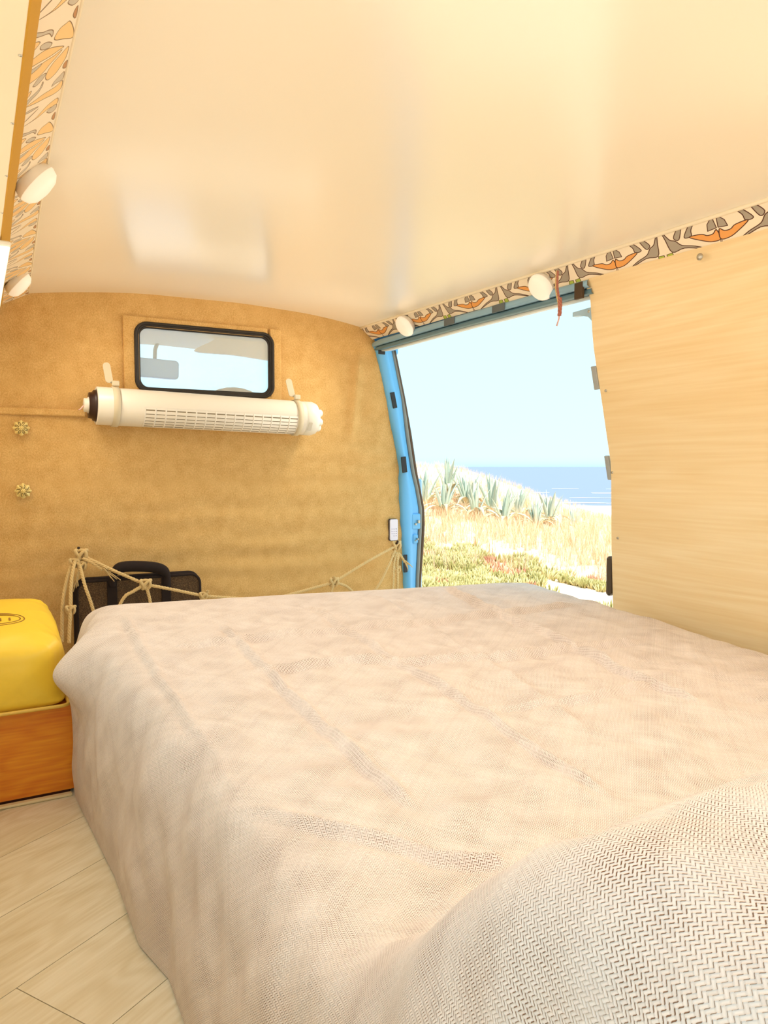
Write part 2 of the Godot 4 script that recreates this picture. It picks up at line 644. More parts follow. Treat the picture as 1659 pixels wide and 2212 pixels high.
func build_walls():
	var rows := []
	for j in 101:
		var v := j / 100.0
		var row := PackedVector3Array()
		for i in 131:
			var u := i / 130.0
			var x0: float = lerp(-0.1, 1.83, u)
			var top := 1.56
			var y: float = lerp(-0.01, top, v)
			var x: float = lerp(-0.1, itp(y, XR) + 0.004, u)
			row.append(Vector3(x, y, -3.06 + wall_bump(x, y)))
		rows.append(row)
	struct("wall_front", sheet(rows, [], Vector3(0, 0, -0.03), true), M.carpet)
	# plain outer shell, left and right; the right one stops at the sliding door
	struct("wall_left", boxes([[Vector3(-0.125, 0.28, -1.3), Vector3(0.05, 0.70, 3.6)], [Vector3(-0.125, 1.46, -1.3), Vector3(0.05, 0.26, 3.6)], [Vector3(-0.125, 0.98, -2.75), Vector3(0.05, 0.70, 0.7)], [Vector3(-0.125, 0.98, 0.40), Vector3(0.05, 0.70, 0.2)], [Vector3(-0.125, 0.98, -1.05), Vector3(0.05, 0.70, 0.08)]], 0.004), M.cream)
	var gl := mat(Color(0.95, 0.98, 1.0, 0.08), 0.05)
	gl.transparency = BaseMaterial3D.TRANSPARENCY_ALPHA
	struct("added_window_2", boxes([[Vector3(-0.13, 0.98, -1.74), Vector3(0.005, 0.70, 1.32)], [Vector3(-0.13, 0.98, -0.35), Vector3(0.005, 0.70, 1.32)]], 0.001), gl)  # unseen side windows, added and enlarged to let in more daylight
	rows = []
	for j in 31:
		var y: float = lerp(-0.06, 1.585, j / 30.0)
		var row := PackedVector3Array()
		for i in 9:
			var z: float = lerp(-1.74, 0.5, i / 8.0)
			var x := itp(y, XR)
			if y > 1.3:
				x = max(x, itp(z, RB) + 0.02)
			row.append(Vector3(x + 0.035, y, z))
		rows.append(row)
	struct("wall_right", sheet(rows, [], Vector3(0.03, 0, 0)), M.blue)
	# behind the camera: the open tailgate, only its frame
	struct("wall_back", boxes([[Vector3(0.86, 1.53, 0.48), Vector3(1.96, 0.16, 0.05)], [Vector3(-0.08, 0.76, 0.48), Vector3(0.08, 1.6, 0.05)], [Vector3(1.80, 0.76, 0.48), Vector3(0.08, 1.6, 0.05)], [Vector3(0.86, -0.02, 0.48), Vector3(1.96, 0.1, 0.05)]], 0.006), M.blue)

func build_partition_window():
	# carpeted strips round the pane
	var w := Node3D.new()
	w.name = "window_1"
	w.set_meta("kind", "structure")
	w.position = Vector3(0.857, 1.28, -3.05)
	add_child(w)
	obj("frame_strip", one_box(Vector3(-0.30, -0.02, 0.0), Vector3(0.058, 0.355, 0.014), 0.003), M.carpet, w)
	obj("frame_strip", one_box(Vector3(0.298, -0.02, 0.0), Vector3(0.050, 0.355, 0.014), 0.003), M.carpet, w)
	obj("frame_strip", one_box(Vector3(-0.006, 0.139, -0.001), Vector3(0.536, 0.038, 0.014), 0.003), M.carpet, w)
	obj("frame_strip", one_box(Vector3(0.0, -0.155, -0.001), Vector3(0.562, 0.05, 0.0135), 0.003), M.carpet, w)
	# black rubber seal in three steps
	for k in 3:
		var pts := []
		for p in round_rect(0.568 - 0.013 * k, 0.268 - 0.013 * k, 0.045 - 0.004 * k, 8):
			pts.append(Vector3(p.x, p.y - 0.001, 0.009 - 0.006 * k))
		obj("seal", tube_mesh(pts, 0.006, 8, true), M.rubber, w)
	var g := mat(Color(0.93, 0.97, 1.0, 0.12), 0.05)
	g.transparency = BaseMaterial3D.TRANSPARENCY_ALPHA
	var st := st_new(false)
	plate(st, round_rect(0.54, 0.24, 0.04, 6), 0.004, Transform3D(Basis(), Vector3(0, -0.001, -0.018)))
	obj("pane", done(st), g, w)

# ---------------------------------------------------------------- the printed friezes
func blob(img: Image, pts: Array, fill: Color, line: Color, w: float, smooth := true):
	var p := []
	for i in range(0, pts.size(), 2):
		p.append(Vector2(pts[i], pts[i + 1]))
	if smooth:
		p = catmull(p, 4, true)
	var W := img.get_width()
	var H := img.get_height()
	var q := PackedVector2Array()
	var lo := Vector2(1e9, 1e9)
	var hi := Vector2(-1e9, -1e9)
	for v in p:
		var c := Vector2(v.x / 1000.0 * W, v.y / 1000.0 * H)
		q.append(c)
		lo = lo.min(c)
		hi = hi.max(c)
	for y in range(max(0, int(lo.y - w) - 1), min(H, int(hi.y + w) + 2)):
		for x in range(int(lo.x - w) - 1, int(hi.x + w) + 2):
			var c := Vector2(x + 0.5, y + 0.5)
			var inside := Geometry2D.is_point_in_polygon(c, q)
			var d := 1e9
			for i in q.size():
				d = min(d, c.distance_squared_to(Geometry2D.get_closest_point_to_segment(c, q[i], q[(i + 1) % q.size()])))
			d = sqrt(d)
			if inside:
				img.set_pixel(posmod(x, W), y, fill)
			if d < w + 0.5:
				var k: float = clamp(w + 0.5 - d, 0.0, 1.0)
				img.set_pixel(posmod(x, W), y, img.get_pixel(posmod(x, W), y).lerp(line, k))

func build_trims():
	var paper := Color(0.985, 0.925, 0.82)
	var brown := Color(0.30, 0.15, 0.09)
	var grey := Color(0.68, 0.63, 0.56)
	var orange := Color(0.95, 0.66, 0.36)
	var img := Image.create(640, 192, false, Image.FORMAT_RGB8)
	img.fill(paper)
	var half := [
		[[21, -60, 38, 281, 69, 763, 183, 733, 330, 907, 388, 991, 278, 765, 170, 618, 124, 417, 80, 331, 49, 139], grey, 2.6, true],
		[[13, 800, 67, 783, 75, 1030, 15, 1030], Color(0.74, 0.80, 0.34), 1.8, false],
		[[116, 307, 157, 73, 201, -64, 212, -30, 159, 401], grey, 2.4, true],
		[[305, -60, 330, -40, 284, 207, 271, 408, 209, 395, 243, 178], grey, 2.4, true],
		[[251, 422, 356, 440, 401, 534, 452, 532, 488, 433, 501, 751, 433, 778, 359, 673], orange, 2.6, true],
		[[416, 407, 427, 196, 458, 72, 484, 64, 493, 377], grey, 2.2, false],
		[[503, 754, 513, 1010, 508, 1010], brown, 1.2, false]]
	for h in half:
		var mirror := []
		for i in range(0, h[0].size(), 2):
			mirror.append(1000 - h[0][i])
			mirror.append(h[0][i + 1])
		blob(img, h[0], h[1], brown, h[2], h[3])
		blob(img, mirror, h[1], brown, h[2], h[3])
	M.frieze_right = tex_mat(img, 0.7)
	img = Image.create(640, 192, false, Image.FORMAT_RGB8)
	img.fill(paper)
	var lb := Color(0.52, 0.40, 0.26)
	var lg := Color(0.83, 0.78, 0.70)
	var lo := Color(0.985, 0.83, 0.58)
	for s in [
		[[155, 190, 51, 52, -17, 39, 38, 278, 80, 460, 113, 506, 157, 416, 162, 292], lo],
		[[274, 962, 237, 800, 221, 684, 186, 571, 138, 574, 185, 653, 213, 816, 241, 962], lg],
		[[106, 811, 132, 794, 121, 664, 79, 545, 56, 591, 76, 728], lg],
		[[194, 971, 191, 902, 167, 837, 147, 897, 139, 956], lo],
		[[-40, 220, 29, 491, 60, 692, 64, 864, 55, 972, 2, 981, -18, 773, -37, 531, -41, 352], lo],
		[[-60, 253, -62, 431, -50, 672, -61, 871, -72, 998, -152, 992, -166, 801, -150, 628, -116, 493, -87, 328], lo],
		[[-76, 93, -102, 260, -130, 411, -176, 525, -233, 553, -277, 464, -265, 298, -207, 157, -157, 91], lo],
		[[-183, 560, -171, 709, -203, 816, -225, 846, -242, 756, -222, 627], lg],
		[[-253, 606, -300, 657, -319, 774, -331, 894, -364, 992, -384, 955, -362, 821, -341, 688, -294, 597], lg],
		[[-407, 66, -422, 221, -404, 520, -402, 744, -401, 966, -441, 730, -471, 460, -498, 234, -489, 56], lo],
		[[-319, 65, -329, 171, -349, 289, -385, 336, -384, 240, -394, 64], lg],
		[[-218, 41, -285, 35, -264, 126, -225, 116], Color(0.78, 0.57, 0.38)],
		[[-47, 717, -39, 851, -37, 981, -71, 984, -74, 866, -62, 739], lg],
		[[-588, 90, -581, 279, -598, 440, -640, 660, -633, 930, -650, 589, -639, 321, -660, 88], lo],
		[[-660, 88, -650, 248, -669, 343, -720, 216, -717, 96], lg],
		[[-513, 615, -478, 847, -475, 1016, -507, 805], lg],
		[[-538, 614, -556, 788, -585, 977, -568, 817], lg],
		[[-762, 74, -850, 68, -814, 147, -773, 130], Color(0.78, 0.57, 0.38)],
		[[-261, 871, -262, 962, -293, 1006, -303, 918], lo]]:
		blob(img, s[0], s[1], lb, 1.5, true)
	M.frieze_left = tex_mat(img, 0.7)
	for side in 2:
		var rows := []
		var uvs := []
		for j in 61:
			var z: float = lerp(0.45, -3.06, j / 60.0)
			var a := Vector3(itp(z, RT) if side else itp(z, LT), 1.482, z)
			var b := Vector3(itp(z, RB) if side else itp(z, LB), (1.415 - 0.0098 * (z + 1.1)) if side else (1.42 - 0.008 * (z + 1.1)), z)
			var row := PackedVector3Array()
			var uvr := PackedVector2Array()
			for i in 7:
				var t := i / 6.0
				row.append(a.lerp(b, t))
				uvr.append(Vector2((z + 1.4443) / 0.335 if side else (z + 1.2078) / 0.3477, 0.02 + 0.96 * t))
			rows.append(row)
			uvs.append(uvr)
		struct("trim_%d" % (4 if side else 3), sheet(rows, uvs, Vector3(0.012 if side else -0.012, 0.004, 0)), M.frieze_right if side else M.frieze_left)

# ---------------------------------------------------------------- door frame on the right
func build_door_frame():
	var d := Node3D.new()
	d.name = "door_1"
	d.set_meta("kind", "structure")
	add_child(d)
	# front pillar: pressed blue steel following the wall's curve
	var xr := [[-0.1, 1.868], [0.30, 1.870], [0.43, 1.876], [0.64, 1.886], [0.74, 1.866], [0.832, 1.840], [1.0, 1.810], [1.17, 1.790], [1.42, 1.730]]
	var xs := [[-0.1, 1.886], [0.285, 1.890], [0.48, 1.908], [0.565, 1.913], [0.648, 1.907], [0.74, 1.885], [0.823, 1.867], [1.0, 1.836], [1.172, 1.795], [1.41, 1.738]]
	var rows := []
	for j in 61:
		var y: float = lerp(-0.1, 1.40, j / 60.0)
		var l: float = min(itp(y, XR) - 0.024, itp(y, xr) - 0.05)
		var r := itp(y, xr)
		var row := PackedVector3Array()
		for p in [Vector2(l + 0.02, -3.12), Vector2(l, -3.075), Vector2(l + 0.002, -3.052), Vector2(l + 0.010, -3.040), Vector2(lerp(l, r, 0.35), -3.032), Vector2(lerp(l, r, 0.55), -3.036), Vector2(lerp(l, r, 0.62), -3.044), Vector2(r - 0.008, -3.046), Vector2(r, -3.052), Vector2(r + 0.006, -3.12)]:
			row.append(Vector3(p.x, y, p.y))
		rows.append(row)
	obj("pillar", sheet(rows), M.blue, d)
	for k in 2:
		var pts := []
		for j in 60:
			var y: float = lerp(-0.08, 1.39, j / 59.0)
			pts.append(Vector3(lerp(itp(y, xr), itp(y, xs), 0.25 + 0.5 * k), y, -3.048))
		obj("seal", tube_mesh(pts, 0.010, 8), M.brown_rubber if k else M.grey_rubber, d)
	# outer skin showing past the seal
	obj("outer_skin", boxes([[Vector3(1.915, 0.28, -3.15), Vector3(0.04, 1.02, 0.12)]], 0.012), mat(Color(0.66, 0.82, 0.93), 0.4), d)
	# header: rail with grooves above the opening
	var rail := [[Vector2(0.028, 1.425), Vector2(-0.004, 1.424), Vector2(-0.012, 1.418), Vector2(-0.012, 1.405), Vector2(-0.004, 1.400), Vector2(0.03, 1.402)], [Vector2(0.05, 1.402), Vector2(0.012, 1.401), Vector2(0.006, 1.396), Vector2(0.006, 1.386), Vector2(0.012, 1.382), Vector2(0.05, 1.384)], [Vector2(0.055, 1.40), Vector2(0.03, 1.386), Vector2(0.026, 1.382), Vector2(0.03, 1.377), Vector2(0.055, 1.378)]]
	for k in 3:
		rows = []
		for j in 21:
			var z: float = lerp(-1.72, -3.12, j / 20.0)
			var row := PackedVector3Array()
			var x := itp(z, RB) + (0.0 if k < 2 else 0.004)
			var end := smoothstep(-3.12, -3.02, z)
			for p in rail[k] + [rail[k][0]]:
				row.append(Vector3(x + lerp(0.02, p.x, end), lerp(1.40, p.y, lerp(0.4, 1.0, end)), z))
			rows.append(row)
		obj(["rail", "rail", "drip_edge"][k], sheet(rows), [mat(Color(0.56, 0.71, 0.80), 0.35), mat(Color(0.40, 0.53, 0.58), 0.4), mat(Color(0.80, 0.82, 0.80), 0.6)][k], d)
	obj("header", boxes([[Vector3(1.725, 1.50, -2.42), Vector3(0.08, 0.16, 1.42)], [Vector3(1.715, 1.43, -3.12), Vector3(0.15, 0.10, 0.07)]], 0.006), M.blue, d)
	# gusset in the upper rear corner of the opening
	var st := st_new(false)
	var poly := PackedVector2Array([Vector2(-0.02, 0.03), Vector2(-0.02, -0.12), Vector2(0.0, -0.12), Vector2(0.006, -0.075), Vector2(0.022, -0.035), Vector2(0.05, -0.008), Vector2(0.09, 0.002), Vector2(0.12, 0.004), Vector2(0.12, 0.018), Vector2(0.03, 0.02), Vector2(0.0, 0.03)])
	plate(st, poly, 0.02, Transform3D(Basis(Vector3(0, 0, -1), Vector3(0, 1, 0), Vector3(1, 0, 0)), Vector3(1.735, 1.335, -1.735)))
	obj("corner_gusset", done(st), mat(Color(0.70, 0.82, 0.90), 0.5), d)
	# black tape patches
	for t in [[1.668, 1.379, 0.034, 0.026, 0.0], [1.732, 1.158, 0.022, 0.075, 0.22], [1.789, 0.857, 0.026, 0.075, 0.12], [1.797, 0.385, 0.02, 0.085, 0.02]]:
		obj("tape_patch", one_box(Vector3(t[0], t[1], -3.031), Vector3(t[2], t[3], 0.006), 0.001, Basis(Vector3(0, 0, 1), t[4])), M.tape, d)
	for t in [-2.42, -2.13]:
		obj("tape_patch", one_box(Vector3(itp(t, RB) - 0.0135, 1.409, t), Vector3(0.004, 0.026, 0.07), 0.001), mat(Color(0.36, 0.40, 0.42), 0.5), d)
	obj("tape_patch", one_box(Vector3(1.668, 1.395, -1.755), Vector3(0.012, 0.05, 0.035), 0.002), mat(Color(0.28, 0.20, 0.10), 0.6), d)
	# striker plates
	for k in 2:
		var y: float = [0.584, 0.50][k]
		var x: float = [1.868, 1.862][k]
		var s: float = [1.0, 0.6][k]
		var pl := obj("latch_plate", one_box(Vector3(x - 0.008 * s, y, -3.040), Vector3(0.05 * s, 0.075 * s, 0.012), 0.005), M.blue, d)
		obj("striker", boxes([[Vector3(x, y, -3.030), Vector3(0.012 * s, 0.016 * s, 0.02)], [Vector3(x - 0.014 * s, y - 0.012 * s, -3.032), Vector3(0.010 * s, 0.010 * s, 0.012)]], 0.002), M.metal, pl)

func build_cab():
	# what shows through the pane: roof lining, sun visor, mirror, seat head
	var rows := []
	for j in 13:
		var t := j / 12.0
		var row := PackedVector3Array()
		for i in 15:
			var x: float = lerp(-0.1, 1.85, i / 14.0)
			row.append(Vector3(x, 1.60 - 0.115 * t * t - 0.03 * abs(x - 0.87) * t, lerp(-3.10, -4.02, t)))
		rows.append(row)
	struct("cab_roof", sheet(rows, [], Vector3(0, 0.05, 0)), mat(Color(0.97, 0.94, 0.86), 0.9))
	struct("cab_wall", boxes([[Vector3(-0.12, 0.45, -3.7), Vector3(0.05, 0.9, 1.2)], [Vector3(1.90, 0.35, -3.8), Vector3(0.05, 0.8, 1.1)], [Vector3(0.9, 0.4, -4.6), Vector3(2.0, 0.9, 0.06)], [Vector3(0.9, -0.03, -3.85), Vector3(2.0, 0.05, 1.5)]], 0.01), M.blue)
	var st := st_new(false)
	var poly := PackedVector2Array()
	for p in catmull([Vector2(-0.30, -0.035), Vector2(-0.1, -0.040), Vector2(0.1, -0.055), Vector2(0.28, -0.065), Vector2(0.30, 0.05), Vector2(0.08, 0.07), Vector2(-0.13, 0.062), Vector2(-0.22, 0.02)], 6, true):
		poly.append(p)
	plate(st, poly, 0.022, Transform3D(Basis(Vector3(0, 1, 0), 0.0), Vector3(1.32, 1.475, -3.86)))
	tag(obj("sun_visor", done(st), mat(Color(0.985, 0.96, 0.90), 0.8)), "cream sun visor seen at the top right through the partition window", "visor")
	var m := thing("rear_view_mirror", "grey rear view mirror hanging from a stem behind the partition window", "mirror", Vector3(0.83, 1.36, -4.0))
	st = st_new(false)
	plate(st, round_rect(0.28, 0.098, 0.02, 5), 0.03, Transform3D(Basis(Vector3(0, 0, 1), -0.03), Vector3(0, 0, -0.02)))
	obj("mirror_body", done(st), mat(Color(0.74, 0.86, 0.97), 0.5), m)
	st = st_new(false)
	plate(st, round_rect(0.268, 0.086, 0.016, 5), 0.003, Transform3D(Basis(Vector3(0, 0, 1), -0.03), Vector3(0, 0, 0.0105)))
	obj("mirror_glass", done(st), mat(Color(0.78, 0.90, 1.0), 0.35), m)
	obj("stem", tube_mesh([Vector3(0.02, 0.04, -0.01), Vector3(0.025, 0.10, -0.02), Vector3(0.04, 0.15, 0.0)], 0.011, 8), mat(Color(0.74, 0.75, 0.71), 0.5), m)
	obj("base", one_box(Vector3(0.045, 0.155, 0.0), Vector3(0.10, 0.03, 0.05), 0.008), mat(Color(0.74, 0.73, 0.67), 0.6), m)
	st = st_new()
	var prof := []
	for k in 13:
		var a := k / 12.0 * PI
		prof.append(Vector2(sin(a), -cos(a)))
	lathe(st, prof, Transform3D(Basis(Vector3(0.165, 0, 0), Vector3(0, 0.11, 0), Vector3(0, 0, 0.06)), Vector3(1.115, 1.12, -3.5)), 28)
	var seat := thing("cab_seat", "grey domed seat head peeping over the fan behind the partition window", "seat", Vector3.ZERO)
	obj("headrest", done(st), mat(Color(0.90, 0.87, 0.80), 0.9), seat)
	obj("seat_back", one_box(Vector3(1.115, 0.62, -3.52), Vector3(0.48, 0.80, 0.14), 0.05), mat(Color(0.60, 0.58, 0.53), 0.9), seat)

# ---------------------------------------------------------------- outside
const OAWAY := Vector2(0.6225, -0.7826)
const OSIDE := Vector2(0.7826, 0.6225)

func ground_at(d: float, s: float) -> float:
	var crest := itp(s, [[-9.0, 0.5], [-3.0, 0.10], [-1.8, -0.01], [-1.0, -0.07], [0.0, -0.42], [1.0, -0.77], [2.0, -1.06], [5.0, -1.7], [12.0, -2.6]])
	var f := itp(d, [[6.0, 0.0], [8.0, 0.10], [9.5, 0.26], [13.0, 0.46], [15.0, 0.78], [16.2, 0.97], [17.0, 1.0]])
	var y: float = lerp(-1.30, crest, f)
	if d > 17.0:
		y -= 0.03 * pow(d - 17.0, 1.6)
	y += 0.05 * lumpy.get_noise_2d(d * 0.6, s * 0.6)
	return max(y, -12.6) + 0.85

func out_pt(d: float, s: float, lift := 0.0) -> Vector3:
	var p := OAWAY * d + OSIDE * s
	return Vector3(p.x, ground_at(d, s) + lift, p.y)

func build_outside():
	var ds := []
	var d := -30.0
	while d < 190.0:
		ds.append(d)
		d += 0.35 if d > 2.0 and d < 19.0 else (2.0 if d < 40.0 else 8.0)
	var ss := []
	var s := -60.0
	while s < 120.0:
		ss.append(s)
		s += 0.35 if abs(s) < 6.0 else 3.0
	var rows := []
	for a in ds:
		var row := PackedVector3Array()
		for b in ss:
			row.append(out_pt(a, b))
		rows.append(row)
	var img := Image.create(256, 256, false, Image.FORMAT_RGB8)
	for y in 256:
		for x in 256:
			var k: float = clamp(0.5 + 0.5 * lumpy.get_noise_2d(x * 0.08, y * 0.08) + 0.3 * lumpy.get_noise_2d(x * 0.4, y * 0.4), 0, 1)
			img.set_pixel(x, y, Color(0.86, 0.74, 0.62).lerp(Color(0.95, 0.86, 0.78), k))
	var gm := tex_mat(img, 1.0, null, 0.1, 0.1)
	gm.uv1_scale = Vector3(40, 40, 1)
	struct("ground", sheet(rows, []), gm)
	# sea and surf
	var c := OAWAY * 7000.0
	var sea := struct("sea", one_box(Vector3(c.x, -12.3, c.y), Vector3(40000, 0.2, 13600), 0.01, Basis(Vector3.UP, -atan2(OAWAY.x, -OAWAY.y))), mat(Color(0.49, 0.53, 0.62), 0.6, 0.0, 0.2))
	var foam := mat(Color(0.97, 0.98, 0.98), 0.8)
	for k in 5:
		var st := st_new()
		var near := 196.0 + k * 26.0 + k * k * 6.0 + (40.0 if k > 0 else 0.0)
		for i in 60:
			var s0 := -60.0 + i * 5.0
			var w0 := 6.0 + 5.0 * lumpy.get_noise_2d(s0 * 0.05, k * 7.0) - k * 0.8
			var w1 := 6.0 + 5.0 * lumpy.get_noise_2d((s0 + 5.0) * 0.05, k * 7.0) - k * 0.8
			if k == 0:
				w0 += 50.0
				w1 += 50.0
			if w0 < 1.0 or w1 < 1.0:
				continue
			var q := []
			for e in [[near, s0], [near, s0 + 5.0], [near + w1, s0 + 5.0], [near + w0, s0]]:
				var p: Vector2 = OAWAY * e[0] + OSIDE * e[1]
				q.append(Vector3(p.x, -12.1, p.y))
			face(st, q, Vector3(q[0].x, -20.0, q[0].z))
		obj("surf", done(st), foam, sea).set_meta("kind", "stuff")
	# agaves: upright blue green blades and dry drooping ones
	var fresh := [mat(Color(0.77, 0.80, 0.72), 0.8), mat(Color(0.82, 0.84, 0.76), 0.8), mat(Color(0.70, 0.75, 0.68), 0.8)]
	var dry := [mat(Color(0.93, 0.89, 0.74), 0.9), mat(Color(0.86, 0.79, 0.62), 0.9)]
	var spots := [
		[12.7, -1.42, 0.78, "tall blue green agave beside the blue pillar, first of the clump"],
		[13.8, -1.10, 0.80, "tall narrow agave standing behind the first one of the clump"],
		[12.0, -1.02, 0.66, "pale agave with many dead leaves, low in front of the tallest one"],
		[13.2, -0.70, 0.78, "agave with close upright blades behind the middle of the clump"],
		[12.1, -0.52, 0.74, "broad agave with drooping straw coloured leaves, left of the middle"],
		[12.9, -0.26, 0.80, "agave with the tallest blades in the middle of the clump"],
		[12.0, -0.06, 0.66, "agave at the front of the clump with a leaf leaning left"],
		[12.9, 0.18, 0.62, "agave right of the middle, where the clump thins out"],
		[12.2, 0.46, 0.52, "low agave with mostly dry leaves at the right of the clump"],
		[12.8, 0.70, 0.64, "agave with upright blades at the seaward end of the clump"],
		[13.4, 1.16, 0.40, "smallest agave, alone on the slope nearest the sea"]]
	for i in spots.size():
		agave(out_pt(spots[i][0], spots[i][1], -0.03), spots[i][2], spots[i][3], fresh, dry, 20 if spots[i][2] > 0.5 else 9)
	grass()
	iceplant()
	var st := st_new()
	var prof := []
	for k in 9:
		var a := k / 8.0 * PI / 2
		prof.append(Vector2(sin(a) if k < 8 else 1.0, cos(a)))
	lathe(st, prof, Transform3D(Basis(Vector3(0.55, 0, 0.2), Vector3(0, 0.16, 0), Vector3(-0.1, 0, 0.4)), out_pt(8.6, 0.85, -0.06)), 14, false)
	tag(obj("pale_rock", done(st), mat(Color(0.82, 0.73, 0.63), 0.95)), "pale flat rock among the succulents near the wooden panel", "rock")

func agave(at: Vector3, h: float, label: String, fresh: Array, dry: Array, count: int):
	var o := thing("agave", label, "plant", at, "")
	for k in count:
		var is_dry := k >= int(count * 0.62)
		var az := rng.randf() * TAU
		var lean := rng.randf_range(0.05, 0.42) if not is_dry else rng.randf_range(0.45, 1.0)
		var L := h * rng.randf_range(0.72, 1.05) * (0.75 if is_dry else 1.0)
		var w := rng.randf_range(0.032, 0.052) * (0.6 + h * 0.5) * (1.7 if is_dry else 1.0)
		var out := Vector3(cos(az), 0, sin(az))
		var side := Vector3(-sin(az), 0, cos(az))
		var st := st_new()
		var rows := []
		for j in 9:
			var t := j / 8.0
			var bend := lean * (0.5 + 0.6 * t) if not is_dry else lean * t
			var p := out * (0.03 + L * t * sin(bend)) + Vector3.UP * (L * t * cos(bend))
			if is_dry:
				p.y = L * (1.05 * t - 0.85 * t * t * t)
				p += out * 0.12 * t
			var ww: float = w * (0.75 + 0.6 * t - 1.35 * t * t * t) if t < 0.99 else 0.001
			var inw := out * ww * 0.45
			rows.append([p - side * ww - inw, p + out * ww * 0.35, p + side * ww - inw, p - out * ww * 0.15])
		for j in 8:
			for i in 4:
				quad(st, rows[j][i], rows[j][(i + 1) % 4], rows[j + 1][(i + 1) % 4], rows[j + 1][i])
		obj("dry_leaf" if is_dry else "leaf", done(st), dry[k % 2] if is_dry else fresh[k % 3], o)

func multi(called: String, mesh: Mesh, m: StandardMaterial3D, xf: Array, cols: Array) -> MultiMeshInstance3D:
	m.vertex_color_use_as_albedo = true
	var mm := MultiMesh.new()
	mm.transform_format = MultiMesh.TRANSFORM_3D
	mm.use_colors = true
	mm.mesh = mesh
	mm.instance_count = xf.size()
	for i in xf.size():
		mm.set_instance_transform(i, xf[i])
		mm.set_instance_color(i, cols[i])
	var o := MultiMeshInstance3D.new()
	o.name = numbered(called, self)
	o.multimesh = mm
	o.material_override = m
	o.set_meta("kind", "stuff")
	add_child(o, true)
	return o

func grass():
	var st := st_new(false)
	for k in 9:
		var az := rng.randf() * TAU
		var out := Vector3(cos(az), 0, sin(az))
		var side := Vector3(-sin(az), 0, cos(az)) * 0.006
		var L := rng.randf_range(0.6, 1.0)
		var root := out * rng.randf() * 0.06
		var p0 := root
		var p1 := root + out * 0.10 * L + Vector3.UP * 0.6 * L
		var p2 := root + out * 0.34 * L + Vector3.UP * 0.95 * L
		quad(st, p0 - side, p0 + side, p1 + side * 0.8, p1 - side * 0.8)
		tri(st, p1 - side * 0.8, p1 + side * 0.8, p2)
	var xf := []
	var cols := []
	for k in 9000:
		var d := rng.randf_range(8.2, 17.2)
		var s := rng.randf_range(-3.4, 4.2) * d / 13.0
		if d < 9.6 and rng.randf() < 0.7 and s < 0.6:
			continue
		var h := rng.randf_range(0.14, 0.34) * (0.55 if d > 15.0 else 1.0)
		xf.append(Transform3D(Basis(Vector3.UP, rng.randf() * TAU).scaled(Vector3(h * 1.1, h, h * 1.1)), out_pt(d, s, -0.01)))
		var c := Color(0.86, 0.70, 0.52).lerp(Color(0.95, 0.84, 0.72), rng.randf())
		cols.append(c.srgb_to_linear())
	tag(multi("dry_grass", done(st), mat(Color(1, 1, 1), 0.9, 0, 0.2), xf, cols), "straw coloured dry grass covering the hill below the agaves", "grass")

func iceplant():
	var st := st_new()
	for k in 7:
		var az := k * 2.4
		var lean := rng.randf_range(0.15, 0.9)
		var out := Vector3(cos(az) * sin(lean), cos(lean), sin(az) * sin(lean))
		var root := Vector3(cos(az), 0, sin(az)) * 0.15
		tube(st, [root, root + out * 0.45, root + out * 0.8 + Vector3.UP * 0.08, root + out * 1.0 + Vector3.UP * 0.18], [0.075, 0.10, 0.075, 0.01], 5)
	var mesh := done(st)
	for part in 2:
		var xf := []
		var cols := []
		for k in (8500 if part == 0 else 1500):
			var d := rng.randf_range(5.2, 9.9)
			var s := rng.randf_range(-2.6, 2.4) * d / 8.0
			var edge := 9.4 - 0.9 * smoothstep(-0.6, 0.6, s) + 0.5 * lumpy.get_noise_2d(s * 1.5, 3.0)
			if d > edge:
				continue
			var bare: float = lumpy.get_noise_2d(d * 0.9 + 20.0, s * 1.1)
			if s > 0.35 and bare > -0.05 - 0.1 * s:
				continue
			var red: bool = lumpy.get_noise_2d(d * 1.3, s * 1.3 + 40.0) > 0.42 or rng.randf() < 0.025
			if red != (part == 1):
				continue
			var h := rng.randf_range(0.05, 0.105)
			xf.append(Transform3D(Basis(Vector3.UP, rng.randf() * TAU).scaled(Vector3(h, h, h)), out_pt(d, s, -0.005)))
			var c := Color(0.58, 0.54, 0.28).lerp(Color(0.88, 0.82, 0.60), rng.randf()) if part == 0 else Color(0.72, 0.47, 0.36).lerp(Color(0.90, 0.70, 0.55), rng.randf())
			cols.append(c.srgb_to_linear())
		tag(multi("ice_plant" if part == 0 else "red_ice_plant", mesh, mat(Color(1, 1, 1), 0.6), xf, cols), "yellow green succulent ground cover just outside the door" if part == 0 else "reddish succulent sprigs among the green ground cover", "succulents")

# ---------------------------------------------------------------- the bed
const CREASES := [
	[[0.86, -2.02, 0.83, -1.42, 0.83, -1.24, 0.80, -0.74], 0.006, 0.009],
	[[1.377, -2.06, 1.326, -1.72, 1.284, -1.35, 1.25, -0.95], 0.0085, 0.010],
	[[0.564, -1.92, 0.54, -1.4, 0.531, -1.18, 0.531, -0.86], 0.006, 0.010],
	[[0.345, -2.10, 0.33, -1.6, 0.322, -1.30, 0.319, -0.99], 0.006, 0.010],
	[[0.50, -1.49, 0.71, -1.483, 1.11, -1.362, 1.51, -1.33], 0.008, 0.010],
	[[0.40, -1.745, 0.563, -1.738, 1.02, -1.70, 1.64, -1.689], 0.007, 0.010],
	[[0.83, -1.12, 1.06, -1.072, 1.3, -1.09], 0.006, 0.010],
	[[0.20, -1.14, 0.26, -1.06, 0.391, -0.868, 0.50, -0.745, 0.56, -0.70], 0.006, 0.011],
	[[0.95, -0.95, 1.02, -1.3, 1.06, -1.7, 1.10, -2.05], 0.003, 0.014]]

